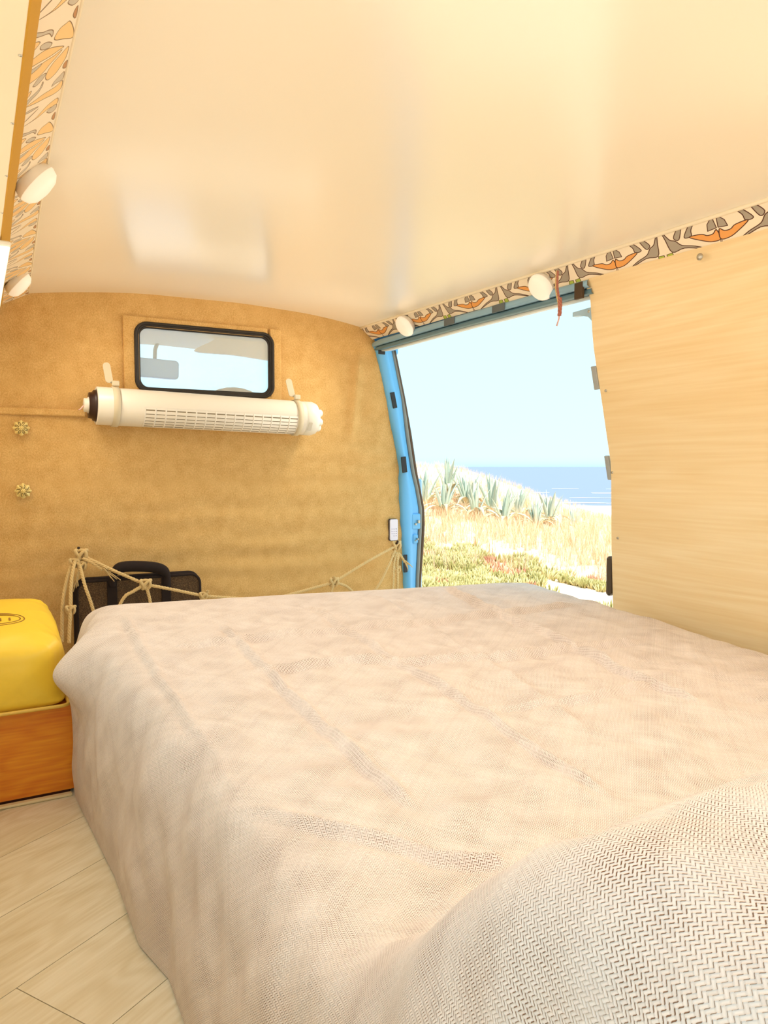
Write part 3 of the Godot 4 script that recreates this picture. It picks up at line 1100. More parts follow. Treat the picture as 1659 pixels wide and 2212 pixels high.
const TOP := [[-0.72, 0.364], [-0.66, 0.369], [-0.61, 0.385], [-0.56, 0.418], [-0.50, 0.476], [-0.44, 0.538], [-0.38, 0.592], [-0.33, 0.620], [-0.27, 0.633], [-0.2, 0.632], [-0.1, 0.612], [0.05, 0.57]]

func bed_top(z: float) -> float:
	if z < -0.72:
		return 0.445 - 0.06 * (z + 2.07)
	return itp(z, TOP)

func bed_relief(x: float, z: float) -> float:
	var h := 0.0055 * lumpy.get_noise_2d(x * 7.0, z * 5.0) + 0.0026 * lumpy.get_noise_2d(x * 15.0 + 5.0, z * 12.0) + 0.004 * lumpy.get_noise_2d(x * 2.5, z * 9.0 + 30.0)
	var p := Vector2(x, z)
	var best := 0.0
	var worst := 0.0
	for c in CREASES:
		var l: Array = c[0]
		var w: float = c[2]
		for i in range(0, l.size() - 2, 2):
			var a := Vector2(l[i], l[i + 1])
			var b := Vector2(l[i + 2], l[i + 3])
			if p.x < min(a.x, b.x) - 0.06 or p.x > max(a.x, b.x) + 0.06 or p.y < min(a.y, b.y) - 0.06 or p.y > max(a.y, b.y) + 0.06:
				continue
			var q := Geometry2D.get_closest_point_to_segment(p, a, b)
			var t := (q - a).dot(b - a) / (b - a).length_squared()
			var e := 1.0
			if i == 0:
				e *= smoothstep(-0.02, 0.2, t)
			if i == l.size() - 4:
				e *= smoothstep(1.02, 0.8, t)
			if (t <= 0.0 and i > 0) or (t >= 1.0 and i < l.size() - 4 and false):
				continue
			var side: float = sign((p - q).cross(b - a))
			var dd := p.distance_to(q)
			best = max(best, 1.9 * c[1] * e * exp(-dd * dd / (w * w)) * (1.0 if side > 0 else exp(-dd * 60.0)))
			if side < 0:
				worst = max(worst, 0.9 * c[1] * e * exp(-pow((dd - w * 1.5) / w, 2)))
	var zf := -2.287 + (x - 0.257) * 0.133
	h *= 0.15 + 0.85 * smoothstep(zf, zf + 0.35, z)
	return h + best - worst

func bed_row(x: float, dz: float, k: float) -> float:
	var zf: float = -2.287 + (clamp(x, 0.2, 1.76) - 0.257) * 0.133
	return zf + dz if k == 0.0 else lerp(zf + 0.08, 0.03, k)

func build_bedspread():
	var hem := [[-2.4, 0.226], [-2.06, 0.221], [-2.0, 0.204], [-1.79, 0.217], [-1.56, 0.231], [-1.31, 0.232], [-1.2, 0.258], [-1.09, 0.256], [-0.7, 0.252], [-0.4, 0.235], [0.1, 0.225]]
	# rows: a short drop at the far end, then forward to the near end
	var far := catmull([Vector2(-0.035, 0.25), Vector2(-0.03, 0.16), Vector2(-0.022, 0.085), Vector2(-0.006, 0.034), Vector2(0.03, 0.008), Vector2(0.08, 0.0)], 4)
	var nmain := 300
	var rows := []
	var uvs := []
	var vlen := 0.0
	var last_ref := Vector2.ZERO
	for j in far.size() + nmain:
		var row := PackedVector3Array()
		var uvr := PackedVector2Array()
		var drop := 0.0
		var k := 0.0
		if j < far.size():
			drop = far[j].y
		else:
			k = float(j - far.size() + 1) / nmain
		var dz: float = far[j].x if j < far.size() else 0.0
		var zm: float = bed_row(0.9, dz, k)
		var ref := Vector2(zm, bed_top(zm) - drop)
		if j > 0:
			vlen += ref.distance_to(last_ref)
		last_ref = ref
		var z0: float = bed_row(0.25, dz, k)
		var y: float = bed_top(z0) - drop
		var xh := itp(z0, hem)
		var r := 1.0 + 1.2 * smoothstep(-0.75, -0.4, z0)
		var left := [Vector2(xh, 0.004), Vector2(xh - 0.006, y * 0.26), Vector2(xh + 0.0, y - 0.15 * r), Vector2(xh + 0.014, y - 0.075 * r), Vector2(xh + 0.042, y - 0.024 * r), Vector2(xh + 0.09, y - 0.004), Vector2(xh + 0.15, y)]
		var prof := catmull(left, 10)
		var nl := prof.size()
		for i in range(1, 231):
			prof.append(Vector2(lerp(xh + 0.15, 1.65, i / 230.0), y))
		prof.append_array(catmull([Vector2(1.65, y), Vector2(1.715, y - 0.006), Vector2(1.748, y - 0.028), Vector2(1.757, y - 0.08), Vector2(1.76, y - 0.2)], 5).slice(1))
		var ulen := 0.0
		for i in prof.size():
			var p: Vector2 = prof[i]
			if i > 0:
				ulen += p.distance_to(prof[i - 1])
			var z: float = bed_row(p.x, dz, k)
			var yy := p.y + (bed_top(z) - bed_top(z0))
			var flat := 1.0 if i >= nl else smoothstep(nl * 0.62, nl, i)
			var drp: float = smoothstep(0.12, 0.0, drop)
			yy += bed_relief(p.x, z) * flat * drp
			var xx := p.x
			if i < nl:
				var low := 1.0 - flat
				xx += low * (0.011 * lumpy.get_noise_2d(z * 4.0, p.y * 3.0 + 17.0) + 0.006 * lumpy.get_noise_2d(z * 11.0, p.y * 6.0 + 50.0)) * smoothstep(0.0, 0.1, p.y)
				xx += low * 0.01 * smoothstep(0.0, 0.2, p.y) * smoothstep(-1.6, -1.0, z) * smoothstep(-0.5, -0.9, z)
				# the corner bulges out where the cover is tucked
				xx -= low * 0.058 * exp(-pow((z + 1.93) / 0.085, 2)) * exp(-pow((p.y - 0.355) / 0.07, 2))
				xx += low * 0.012 * smoothstep(-2.02, -2.10, z) * smoothstep(0.1, 0.3, p.y)
			row.append(Vector3(xx, max(yy, 0.003), z))
			uvr.append(Vector2(ulen, vlen).rotated(0.74) / 0.2256)
		rows.append(row)
		uvs.append(uvr)
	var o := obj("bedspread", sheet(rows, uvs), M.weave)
	tag(o, "cream woven bedspread covering the bed and rising into a soft hump in the foreground", "bedspread")

func build_panel():
	# beech panel lining the right side behind the door
	var rows := []
	var uvs := []
	for j in 29:
		var y: float = lerp(0.0, 1.425, j / 28.0)
		var row := PackedVector3Array()
		var uvr := PackedVector2Array()
		for i in 17:
			var z: float = lerp(-1.74, 0.45, i / 16.0)
			var edge := 0.0 if y < 1.2 else (itp(z, RB) - itp(1.41, XR)) * smoothstep(1.2, 1.41, y)
			row.append(Vector3(itp(y, XR) + edge + 0.003, y, z))
			uvr.append(Vector2((z + 1.74) / 2.2, y / 1.1))
		rows.append(row)
		uvs.append(uvr)
	var p := thing("wood_panel", "pale beech wood lining panel to the right of the door", "wall panel", Vector3.ZERO)
	obj("board", sheet(rows, uvs, Vector3(0.012, 0, 0)), M.panel, p)
	for c in [[1.13, 0.075, 0.021], [0.845, 0.08, 0.018]]:
		obj("edge_clip", one_box(Vector3(itp(c[0], XR) + 0.003, c[0], -1.751), Vector3(0.010, c[1], c[2]), 0.002, Basis(Vector3(0, 0, 1), 0.23)), M.grey_tape, p)
	obj("edge_handle", one_box(Vector3(itp(0.49, XR) + 0.008, 0.49, -1.753), Vector3(0.03, 0.13, 0.022), 0.008), mat(Color(0.30, 0.24, 0.17), 0.5), p)
	for s in [[0.619, -1.712], [1.087, -1.716], [0.83, -1.735], [1.33, -1.735]]:
		var st := st_new()
		lathe(st, [Vector2(0.0045, 0.0), Vector2(0.004, 0.0015), Vector2(0.0015, 0.0018), Vector2(0, 0.0012)], Transform3D(Basis(Vector3(0, 0, 1), PI / 2), Vector3(itp(s[0], XR) + 0.002, s[0], s[1])), 10)
		obj("screw", done(st), M.metal, p)
	var st := st_new()
	lathe(st, [Vector2(0.009, 0.0), Vector2(0.009, 0.004), Vector2(0.004, 0.007), Vector2(0, 0.007)], Transform3D(Basis(Vector3(0, 0, 1), PI / 2), Vector3(1.686, 1.398, -1.33)), 12)
	obj("screw", done(st), M.metal, p)

# ---------------------------------------------------------------- tower fan lying under the window
func build_fan():
	var a := Vector3(0.410, 1.077, -2.975)
	var b := Vector3(1.243, 1.056, -2.975)
	var ax := (b - a).normalized()
	var L := a.distance_to(b)
	# local y along the fan; the angle is measured so that 0 faces the room (+z)
	var up := Vector3.UP - ax * ax.y
	up = up.normalized()
	var xf := Transform3D(Basis(Vector3(0, 0, 1), ax, up), a)
	var f := thing("tower_fan", "white tower fan strapped sideways under the partition window", "fan", a)
	var loc := Transform3D(xf.basis, Vector3.ZERO)
	var st := st_new()
	lathe(st, [Vector2(0.062, 0.004), Vector2(0.066, 0.0), Vector2(0.0715, 0.004), Vector2(0.0715, L * 0.5), Vector2(0.0715, L)], loc, 48)
	lathe(st, [Vector2(0.062, 0.004), Vector2(0.060, 0.05)], loc, 48)
	obj("housing", done(st), M.fan_white, f)
	st = st_new()
	lathe(st, [Vector2(0.0715, L), Vector2(0.0725, L + 0.001), Vector2(0.0725, L + 0.04), Vector2(0.066, L + 0.058), Vector2(0.050, L + 0.068), Vector2(0.0, L + 0.070)], loc, 32)
	var cap := obj("end_cap", done(st), M.white, f)
	st = st_new()
	for k in 3:
		var an: float = [0.5, -0.35, -1.0][k]
		lathe(st, [Vector2(0.016, 0), Vector2(0.016, 0.016), Vector2(0.010, 0.022), Vector2(0, 0.022)], Transform3D(Basis(xf.basis.x, xf.basis.y, xf.basis.z), loc * Vector3(cos(an) * 0.046, L + 0.056, sin(an) * 0.046)), 16)
	obj("knob", done(st), M.white, cap)
	st = st_new(false)
	var pl := round_rect(0.016, 0.04, 0.005, 3)
	plate(st, pl, 0.002, Transform3D(Basis(ax, up.rotated(ax, 0.55), Vector3(0, 0, 1).rotated(ax, 0.55)), loc * Vector3(cos(-0.55) * 0.0722, L + 0.014, sin(-0.55) * 0.0722)))
	obj("badge", done(st), mat(Color(0.86, 0.83, 0.77), 0.4), cap)
	st = st_new()
	lathe(st, [Vector2(0, 0.004), Vector2(0.060, 0.004), Vector2(0.058, -0.008), Vector2(0.050, -0.012), Vector2(0.048, -0.024), Vector2(0, -0.024)], loc, 32)
	obj("base_socket", done(st), M.fan_dark, f)
	st = st_new()
	lathe(st, [Vector2(0.030, -0.024), Vector2(0.031, -0.026), Vector2(0.026, -0.030), Vector2(0.026, -0.040), Vector2(0.020, -0.042), Vector2(0, -0.040)], loc, 24)
	var con := obj("connector", done(st), M.fan_white, f)
	var w := []
	for k in 9:
		var t := k / 8.0
		w.append(loc * Vector3(0.012, -0.04 - 0.02 * t, -0.008 - 0.014 * t * t) + Vector3(0, 0.003 * sin(t * 7.0), 0))
	obj("wire", tube_mesh(w, 0.0028, 6), M.pink, con)
	# grille on the lower front
	var g0 := 0.168
	var g1 := 0.790
	var a0 := deg_to_rad(-3.0)
	var a1 := deg_to_rad(-72.0)
	st = st_new()
	lathe(st, [Vector2(0.0718, g0), Vector2(0.0718, g1)], loc, 12, true, a0, a1)
	var gr := obj("grille", done(st), M.slot, f)
	for k in 7:
		var an: float = lerp(a0, a1, (k + 0.0) / 6.0)
		var wd := 0.082 if k > 0 and k < 6 else 0.06
		st = st_new()
		lathe(st, [Vector2(0.0716, g0 - 0.004), Vector2(0.0738, g0 - 0.003), Vector2(0.0738, g1 + 0.003), Vector2(0.0716, g1 + 0.004)], loc, 3, true, an - wd, an + wd)
		obj("slat", done(st), M.fan_white, gr)
	for k in 17:
		var x: float = lerp(g0, g1, k / 16.0)
		st = st_new()
		lathe(st, [Vector2(0.0716, x - 0.003), Vector2(0.0744, x - 0.0025), Vector2(0.0744, x + 0.0025), Vector2(0.0716, x + 0.003)], loc, 10, true, a0 + 0.03, a1 - 0.03)
		obj("rib", done(st), M.fan_white, gr)
	# two hose straps with their free tongues standing up
	for k in 2:
		var x: float = [0.068, 0.803][k]
		var t := thing("strap", ["grey clamp strap round the dark end of the white fan", "grey clamp strap round the capped right end of the white fan"][k], "strap", a + ax * x, "straps round the fan")
		st = st_new()
		lathe(st, [Vector2(0.0728, -0.012), Vector2(0.0765, -0.0115), Vector2(0.0765, 0.0115), Vector2(0.0728, 0.012)], loc, 40)
		obj("band", done(st), M.strap, t)
		var top := up * 0.078
		obj("buckle", one_box(top + Vector3(0.001, 0.008, 0.02), Vector3(0.026, 0.020, 0.016), 0.003), M.strap, t)
		st = st_new(false)
		plate(st, round_rect(0.027, 0.078, 0.0125, 6), 0.003, Transform3D(Basis(Vector3(0, 0, 1), 0.13 + 0.05 * k) * Basis(Vector3(1, 0, 0), -0.15), top + Vector3(-0.024, 0.048, 0.004)))
		obj("tongue", done(st), M.strap, t)
		obj("catch", tube_mesh([top + Vector3(-0.016, 0.010, 0.014), top + Vector3(-0.008, 0.016, 0.018), top + Vector3(0.0, 0.008, 0.024)], 0.003, 6), M.metal, t)
	# carpet covered cable strip leading to it along the wall
	tag(obj("cable_cover", one_box(Vector3(0.142, 1.052, -3.05), Vector3(0.486, 0.026, 0.02), 0.004, Basis(Vector3(0, 0, 1), -0.004)), M.carpet), "narrow carpeted cable cover running along the wall left of the fan", "cable cover")

# ---------------------------------------------------------------- bench and cushion
func build_bench():
	var b := thing("bench_box", "orange brown wooden bench box on the floor left of the bed", "bench", Vector3(0.045, 0, -2.04))
	var st := st_new(false)
	quad(st, Vector3(-0.145, 0.236, 0.0), Vector3(0.163, 0.236, 0.0), Vector3(0.163, 0.012, 0.0), Vector3(-0.145, 0.012, 0.0), Vector2(0, 0), Vector2(0.6, 0), Vector2(0.6, 0.8), Vector2(0, 0.8))
	box(st, Vector3(0.009, 0.124, -0.2605), Vector3(0.308, 0.224, 0.519), 0.002)
	obj("box", done(st), M.orange_wood, b)
	obj("plinth", one_box(Vector3(0.005, 0.006, -0.262), Vector3(0.296, 0.011, 0.51), 0.002), mat(Color(0.30, 0.12, 0.03), 0.7), b)
	tag(obj("threshold_strip", one_box(Vector3(0.055, 0.004, -2.028), Vector3(0.29, 0.007, 0.018), 0.002), mat(Color(0.93, 0.86, 0.68), 0.5)), "pale strip on the floor along the foot of the orange bench", "floor strip")
	# cushion: a soft block with a gathered right end
	var c := thing("yellow_cushion", "shiny yellow cushion with an oval emblem on the orange bench", "cushion", Vector3(0.022, 0.236, -2.285))
	st = st_new()
	var nu := 48
	var nv := 40
	var rows := []
	for j in nv + 1:
		var la := -PI / 2 + PI * j / nv
		var row := PackedVector3Array()
		for i in nu + 1:
			var lo := TAU * i / nu
			var cl: float = pow(abs(cos(la)), 0.36 if la > 0.0 else 0.14)
			var sl: float = sign(sin(la)) * pow(abs(sin(la)), 0.55 if la > 0.0 else 0.25)
			var cx: float = sign(cos(lo)) * pow(abs(cos(lo)), 0.44 if la > 0.0 else lerp(0.44, 0.2, min(1.0, -la * 2.0)))
			var cz: float = sign(sin(lo)) * pow(abs(sin(lo)), 0.38 if la > 0.0 else lerp(0.38, 0.2, min(1.0, -la * 2.0)))
			var p := Vector3(0.178 * cx * cl, 0.108 + 0.108 * sl, 0.270 * cz * cl)
			p.y *= 1.0 - 0.14 * smoothstep(-0.25, 0.27, p.z)
			# swelling top, gathers at the right end
			p.y += 0.014 * smoothstep(0.05, 0.17, p.y) * (1.0 - pow(abs(p.x / 0.175), 2)) * (1.0 - pow(abs(p.z / 0.272), 2))
			var g := smoothstep(0.09, 0.15, p.x)
			p += Vector3(0.004 * sin(p.z * 130.0), 0.004 * sin(p.z * 105.0 + 1.0), 0) * g * smoothstep(0.02, 0.06, p.y)
			p.x += 0.004 * lumpy.get_noise_2d(p.z * 9.0, p.y * 12.0) * smoothstep(0.02, 0.05, p.y)
			p.z += 0.006 * lumpy.get_noise_2d(p.x * 7.0, p.y * 14.0) * smoothstep(0.02, 0.05, p.y)
			row.append(p)
		rows.append(row)
	obj("cover", sheet(rows), M.yellow, c)
	# piping along the foot of the cover
	var pts := []
	for p in round_rect(0.352, 0.544, 0.022, 6):
		pts.append(Vector3(p.x, 0.006, p.y))
	obj("piping", tube_mesh(pts, 0.005, 6, true), mat(Color(0.97, 0.80, 0.36), 0.4), c)
	# printed oval emblem: rings and a bar of letters
	var logo := thing_part("emblem", c)
	for k in 2:
		pts = []
		for i in 40:
			var an := TAU * i / 40
			var ex: float = 0.066 - 0.010 * k
			var ez: float = 0.052 - 0.013 * k
			pts.append(Vector3(0.022 + ex * cos(an), 0.0, 0.085 + ez * sin(an)))
		for i in pts.size():
			pts[i].y = cushion_top(pts[i].x, pts[i].z)
		obj("ring", tube_mesh(pts, 0.0016, 5, true), M.yellow_dark, logo)
	st = st_new(false)
	for k in 4:
		var x := -0.014 + k * 0.022
		box(st, Vector3(x, cushion_top(x, 0.085), 0.085), Vector3([0.007, 0.012, 0.005, 0.005][k], 0.002, 0.034), 0.0006)
	obj("lettering", done(st), M.yellow_dark, logo)

func thing_part(called: String, parent: Node3D) -> Node3D:
	var o := Node3D.new()
	o.name = numbered(called, parent)
	parent.add_child(o, true)
	return o

func cushion_top(x: float, z: float) -> float:
	var a: float = pow(clamp(pow(abs(x) / 0.178, 1.0 / 0.19) + pow(abs(z) / 0.270, 1.0 / 0.19), 0.0, 1.0), 0.19)
	var c: float = pow(min(a, 0.999), 1.0 / 0.36)
	var y := (0.108 + 0.108 * pow(max(1.0 - c * c, 0.0), 0.275)) * (1.0 - 0.14 * smoothstep(-0.25, 0.27, z))
	return y + 0.014 * (1.0 - pow(abs(x / 0.175), 2)) * (1.0 - pow(abs(z / 0.272), 2)) + 0.0005

# ---------------------------------------------------------------- bag in the net
func build_bag():
	var b := thing("laptop_bag", "dark brown heather laptop bag held in the rope net", "bag", Vector3(0.55, 0.03, -2.965))
	var st := st_new(false)
	plate(st, round_rect(0.45, 0.385, 0.035, 6), 0.085, Transform3D(Basis(), Vector3(0, 0.198, -0.035)))
	obj("body", done(st), M.heather, b)
	var pts := []
	for p in round_rect(0.455, 0.39, 0.037, 6):
		pts.append(Vector3(p.x, 0.198 + p.y, 0.048))
	obj("piping", tube_mesh(pts, 0.006, 6, true), M.black_cloth, b)
	pts = []
	for p in round_rect(0.452, 0.387, 0.036, 6):
		pts.append(Vector3(p.x, 0.198 + p.y, 0.008))
	obj("zip", tube_mesh(pts, 0.012, 6, true), M.black_cloth, b)
	for x in [-0.105, 0.095]:
		obj("webbing", one_box(Vector3(x, 0.29, 0.052), Vector3(0.036, 0.21, 0.006), 0.002), M.black_cloth, b)
	var h := catmull([Vector3(-0.105, 0.37, 0.055), Vector3(-0.103, 0.405, 0.055), Vector3(-0.075, 0.437, 0.05), Vector3(0.0, 0.437, 0.048), Vector3(0.07, 0.424, 0.05), Vector3(0.098, 0.395, 0.055), Vector3(0.095, 0.35, 0.055)], 6)
	var rad := []
	for i in h.size():
		var t: float = float(i) / (h.size() - 1)
		rad.append(lerp(0.013, 0.021, smoothstep(0.2, 0.34, t) * smoothstep(0.86, 0.72, t)))
	obj("handle", tube_mesh(h, rad, 10), M.black_cloth, b)

# ---------------------------------------------------------------- rope net
func rope(st: SurfaceTool, ctrl: Array, r := 0.0062):
	var c := catmull(ctrl, 10)
	var p := [c[0]]
	for i in range(1, c.size()):
		var n: int = max(1, int(ceil(c[i - 1].distance_to(c[i]) / 0.005)))
		for k in n:
			p.append(c[i - 1].lerp(c[i], (k + 1.0) / n))
	for strand in 3:
		var q := []
		var len := 0.0
		for i in p.size():
			if i > 0:
				len += p[i].distance_to(p[i - 1])
			var t: Vector3 = (p[min(i + 1, p.size() - 1)] - p[max(i - 1, 0)]).normalized()
			var s := t.cross(Vector3(0.1, 0.2, 1)).normalized()
			var u := s.cross(t)
			var an := len / 0.034 * TAU + strand * TAU / 3.0
			q.append(p[i] + (s * cos(an) + u * sin(an)) * r * 0.52)
		tube(st, q, r * 0.56, 6)

func knot(st: SurfaceTool, at: Vector3, size: float, sd: int):
	var g := RandomNumberGenerator.new()
	g.seed = sd
	var pts := []
	for i in 60:
		var t := i / 60.0 * TAU
		pts.append(at + Vector3(sin(2 * t) * 0.9 + 0.25 * sin(5 * t), cos(3 * t) * 1.0, sin(3 * t + 0.6) * 0.55) * size)
	tube(st, pts, size * 0.36, 6, true)

func frayed(st: SurfaceTool, at: Vector3, dir: Vector3, len: float, sd: int):
	var g := RandomNumberGenerator.new()
	g.seed = sd
	rope(st, [at, at + dir * len * 0.35, at + dir * len * 0.65 + Vector3(0, -0.006, 0)], 0.0055)
	for k in 10:
		var d := dir * len + Vector3(g.randf_range(-1, 1), g.randf_range(-1, 1), g.randf_range(-1, 1)) * len * 0.22
		var s := at + dir * len * 0.6
		tube(st, [s, s.lerp(at + d, 0.5) + Vector3(0, g.randf_range(-0.004, 0.004), 0), at + d + Vector3(0, -0.005, 0)], [0.003, 0.0024, 0.0014], 5)

func build_net():
	var n := thing("rope_net", "knotted natural rope net slung across the front wall above the bed", "rope net", Vector3(0, 0, 0))
	var Z := -2.845
	var hl := Vector3(0.332, 0.528, -2.93)
	var hr := Vector3(1.688, 0.486, -2.93)
	var k1 := Vector3(0.554, 0.407, Z)
	var k2 := Vector3(0.772, 0.345, Z)
	var k3 := Vector3(1.332, 0.356, Z)
	var runs := [
		[hl, Vector3(0.43, 0.472, -2.88), k1],
		[k1, Vector3(0.66, 0.378, Z), k2],
		[k2, Vector3(0.94, 0.318, Z - 0.01), Vector3(1.06, 0.308, Z - 0.01), Vector3(1.13, 0.320, Z), k3],
		[k3, Vector3(1.50, 0.428, -2.87), hr],
		[hl + Vector3(0.0, -0.03, 0.01), Vector3(0.343, 0.42, -2.86), Vector3(0.362, 0.35, Z), Vector3(0.40, 0.20, Z)],
		[k1, Vector3(0.51, 0.385, Z), Vector3(0.468, 0.352, Z), Vector3(0.40, 0.20, Z)],
		[k1, Vector3(0.57, 0.34, Z), Vector3(0.585, 0.20, Z)],
		[k2, Vector3(0.775, 0.28, Z), Vector3(0.77, 0.15, Z)],
		[k3, Vector3(1.322, 0.32, Z), Vector3(1.30, 0.18, Z)],
		[k3, Vector3(1.40, 0.328, Z), Vector3(1.47, 0.25, Z)],
		[hr + Vector3(-0.012, -0.02, 0.01), Vector3(1.61, 0.40, -2.87), Vector3(1.545, 0.322, Z), Vector3(1.47, 0.25, Z)],
		[hr + Vector3(-0.005, -0.03, 0.01), Vector3(1.645, 0.40, -2.88), Vector3(1.622, 0.315, Z), Vector3(1.60, 0.18, Z)],
		[hr + Vector3(0.0, -0.03, 0.012), Vector3(1.665, 0.40, -2.88), Vector3(1.648, 0.315, -2.85), Vector3(1.64, 0.18, -2.85)],
		[hl + Vector3(-0.012, -0.02, 0.012), Vector3(0.300, 0.44, -2.87), Vector3(0.290, 0.33, -2.84), Vector3(0.282, 0.22, -2.83)],
		[hl + Vector3(-0.02, -0.03, 0.0), Vector3(0.288, 0.44, -2.90), Vector3(0.268, 0.35, -2.87), Vector3(0.262, 0.22, -2.86)]]
	for r in runs:
		var st := st_new()
		rope(st, r)
		obj("rope", done(st), M.rope, n)
	for k in [[hl + Vector3(0.008, -0.004, 0.012), 0.018, 1], [hl + Vector3(-0.014, -0.034, 0.01), 0.015, 2], [hl + Vector3(0.01, -0.045, 0.012), 0.014, 8], [k1, 0.017, 3], [k2, 0.013, 4], [k3, 0.017, 5], [hr, 0.018, 6], [hr + Vector3(-0.012, -0.05, 0.012), 0.016, 7], [hr + Vector3(-0.005, -0.11, 0.012), 0.015, 9], [Vector3(0.292, 0.335, -2.845), 0.014, 10]]:
		var st := st_new()
		knot(st, k[0], k[1], k[2])
		obj("knot", done(st), M.rope, n)
	for t in [[hl + Vector3(0.012, -0.016, 0.02), Vector3(0.85, -0.5, 0.25), 0.12, 1], [hl + Vector3(0.0, -0.05, 0.02), Vector3(-0.25, -0.95, 0.05), 0.07, 2], [hr + Vector3(0.0, -0.03, 0.02), Vector3(0.55, -0.75, 0.2), 0.08, 3], [k2 + Vector3(0, 0, 0.005), Vector3(0.5, 0.7, 0.1), 0.03, 4], [k3 + Vector3(0, 0.0, 0.005), Vector3(-0.1, 0.9, 0.1), 0.03, 5]]:
		var st := st_new()
		frayed(st, t[0], t[1], t[2], t[3])
		obj("frayed_end", done(st), M.rope, n)
	# hooks the net hangs from
	for k in 2:
		var p: Vector3 = hl if k == 0 else hr
		tag(obj("net_hook", tube_mesh(catmull([Vector3(p.x + (0.012 if k == 0 else 0.082), p.y - 0.006, -3.055), Vector3(p.x + (0.005 if k == 0 else 0.034), p.y, -2.98), Vector3(p.x, p.y + 0.006, -2.925), Vector3(p.x, p.y + 0.025, -2.915)], 5), 0.005, 8), M.fan_dark), ["dark wall hook holding the left end of the rope net", "dark wall hook holding the right end of the rope net by the pillar"][k], "hook", "hooks of the rope net")

# ---------------------------------------------------------------- lamps

func puck(at: Vector3, dir: Vector3, label: String, energy: float):
	var o := thing("puck_lamp", label, "lamp", at, "round puck lamps on the friezes")
	var y := dir.normalized()
	var x := y.cross(Vector3(0, 0, 1)).normalized()
	var b := Basis(x, y, x.cross(y))
	var st := st_new()
	lathe(st, [Vector2(0, 0), Vector2(0.034, 0), Vector2(0.036, 0.002), Vector2(0.041, 0.012), Vector2(0.0425, 0.020)], Transform3D(b.scaled(Vector3.ONE * 1.1)), 32)
	obj("housing", done(st), M.lamp_shell, o)
	st = st_new()
	lathe(st, [Vector2(0.0425, 0.020), Vector2(0.0425, 0.022), Vector2(0.038, 0.033), Vector2(0.028, 0.040), Vector2(0.012, 0.043), Vector2(0, 0.0435)], Transform3D(b.scaled(Vector3.ONE * 1.1)), 32)
	var lens := mat(Color(0.97, 0.94, 0.90), 0.4)
	lens.emission_enabled = true
	lens.emission = Color(1.0, 0.92, 0.82)
	lens.emission_energy_multiplier = 0.1
	obj("lens", done(st), lens, o)
	var l := SpotLight3D.new()
	l.name = numbered("puck_light", o)
	l.position = y * 0.05
	l.basis = Basis.looking_at(y, Vector3(0, 0, 1))
	l.light_color = Color(1.0, 0.95, 0.87)
	l.light_energy = energy
	l.light_size = 0.09
	l.spot_angle = 72.0
	l.spot_angle_attenuation = 1.2
	l.spot_range = 8.0
	l.spot_attenuation = 2.0
	l.shadow_enabled = true
	o.add_child(l, true)

func build_lamps():
	var dl := Vector3(0.75, -0.66, 0).normalized()
	var dr := Vector3(-0.78, -0.62, 0).normalized()
	puck(Vector3(0.118, 1.452, -1.735), dl, "white puck lamp on the left frieze, the nearer and larger one", 0.07)
	puck(Vector3(0.132, 1.455, -2.72), dl, "white puck lamp in the left corner just above the front wall", 0.07)
	puck(Vector3(1.665, 1.450, -1.91), dr, "white puck lamp on the right frieze beside the hanging braid", 0.05)
	puck(Vector3(1.620, 1.450, -2.71), dr, "white puck lamp on the right frieze near the door's front corner", 0.11)
	puck(Vector3(0.112, 1.45, -0.72), dl, "added white puck lamp on the left frieze, unseen behind the viewer", 0.17)  # this lamp and the next are added out of view to brighten the bed
	puck(Vector3(1.680, 1.448, -0.72), dr, "added white puck lamp on the right frieze, unseen behind the viewer", 0.17)
	var p := thing("panel_lamp", "flat bright white lamp under the cupboard at the left edge", "lamp", Vector3(0.02, 1.342, -2.28))
	obj("body", one_box(Vector3(0, 0.006, 0), Vector3(0.14, 0.012, 0.78), 0.003), M.white, p)
	var em := mat(Color(0.97, 0.96, 0.90), 0.4)
	em.emission_enabled = true
	em.emission = Color(1.0, 0.97, 0.86)
	em.emission_energy_multiplier = 0.35
	obj("diffuser", one_box(Vector3(0, -0.002, 0), Vector3(0.136, 0.004, 0.776), 0.001), em, p)
	var al := AreaLight3D.new()
	al.name = "panel_light"
	al.position = Vector3(0, -0.008, 0)
	al.rotation = Vector3(-PI / 2, 0, 0)
	al.area_size = Vector2(0.13, 0.77)
	al.light_color = Color(1.0, 0.88, 0.66)
	al.light_energy = 0.05
	al.shadow_enabled = true
	p.add_child(al)

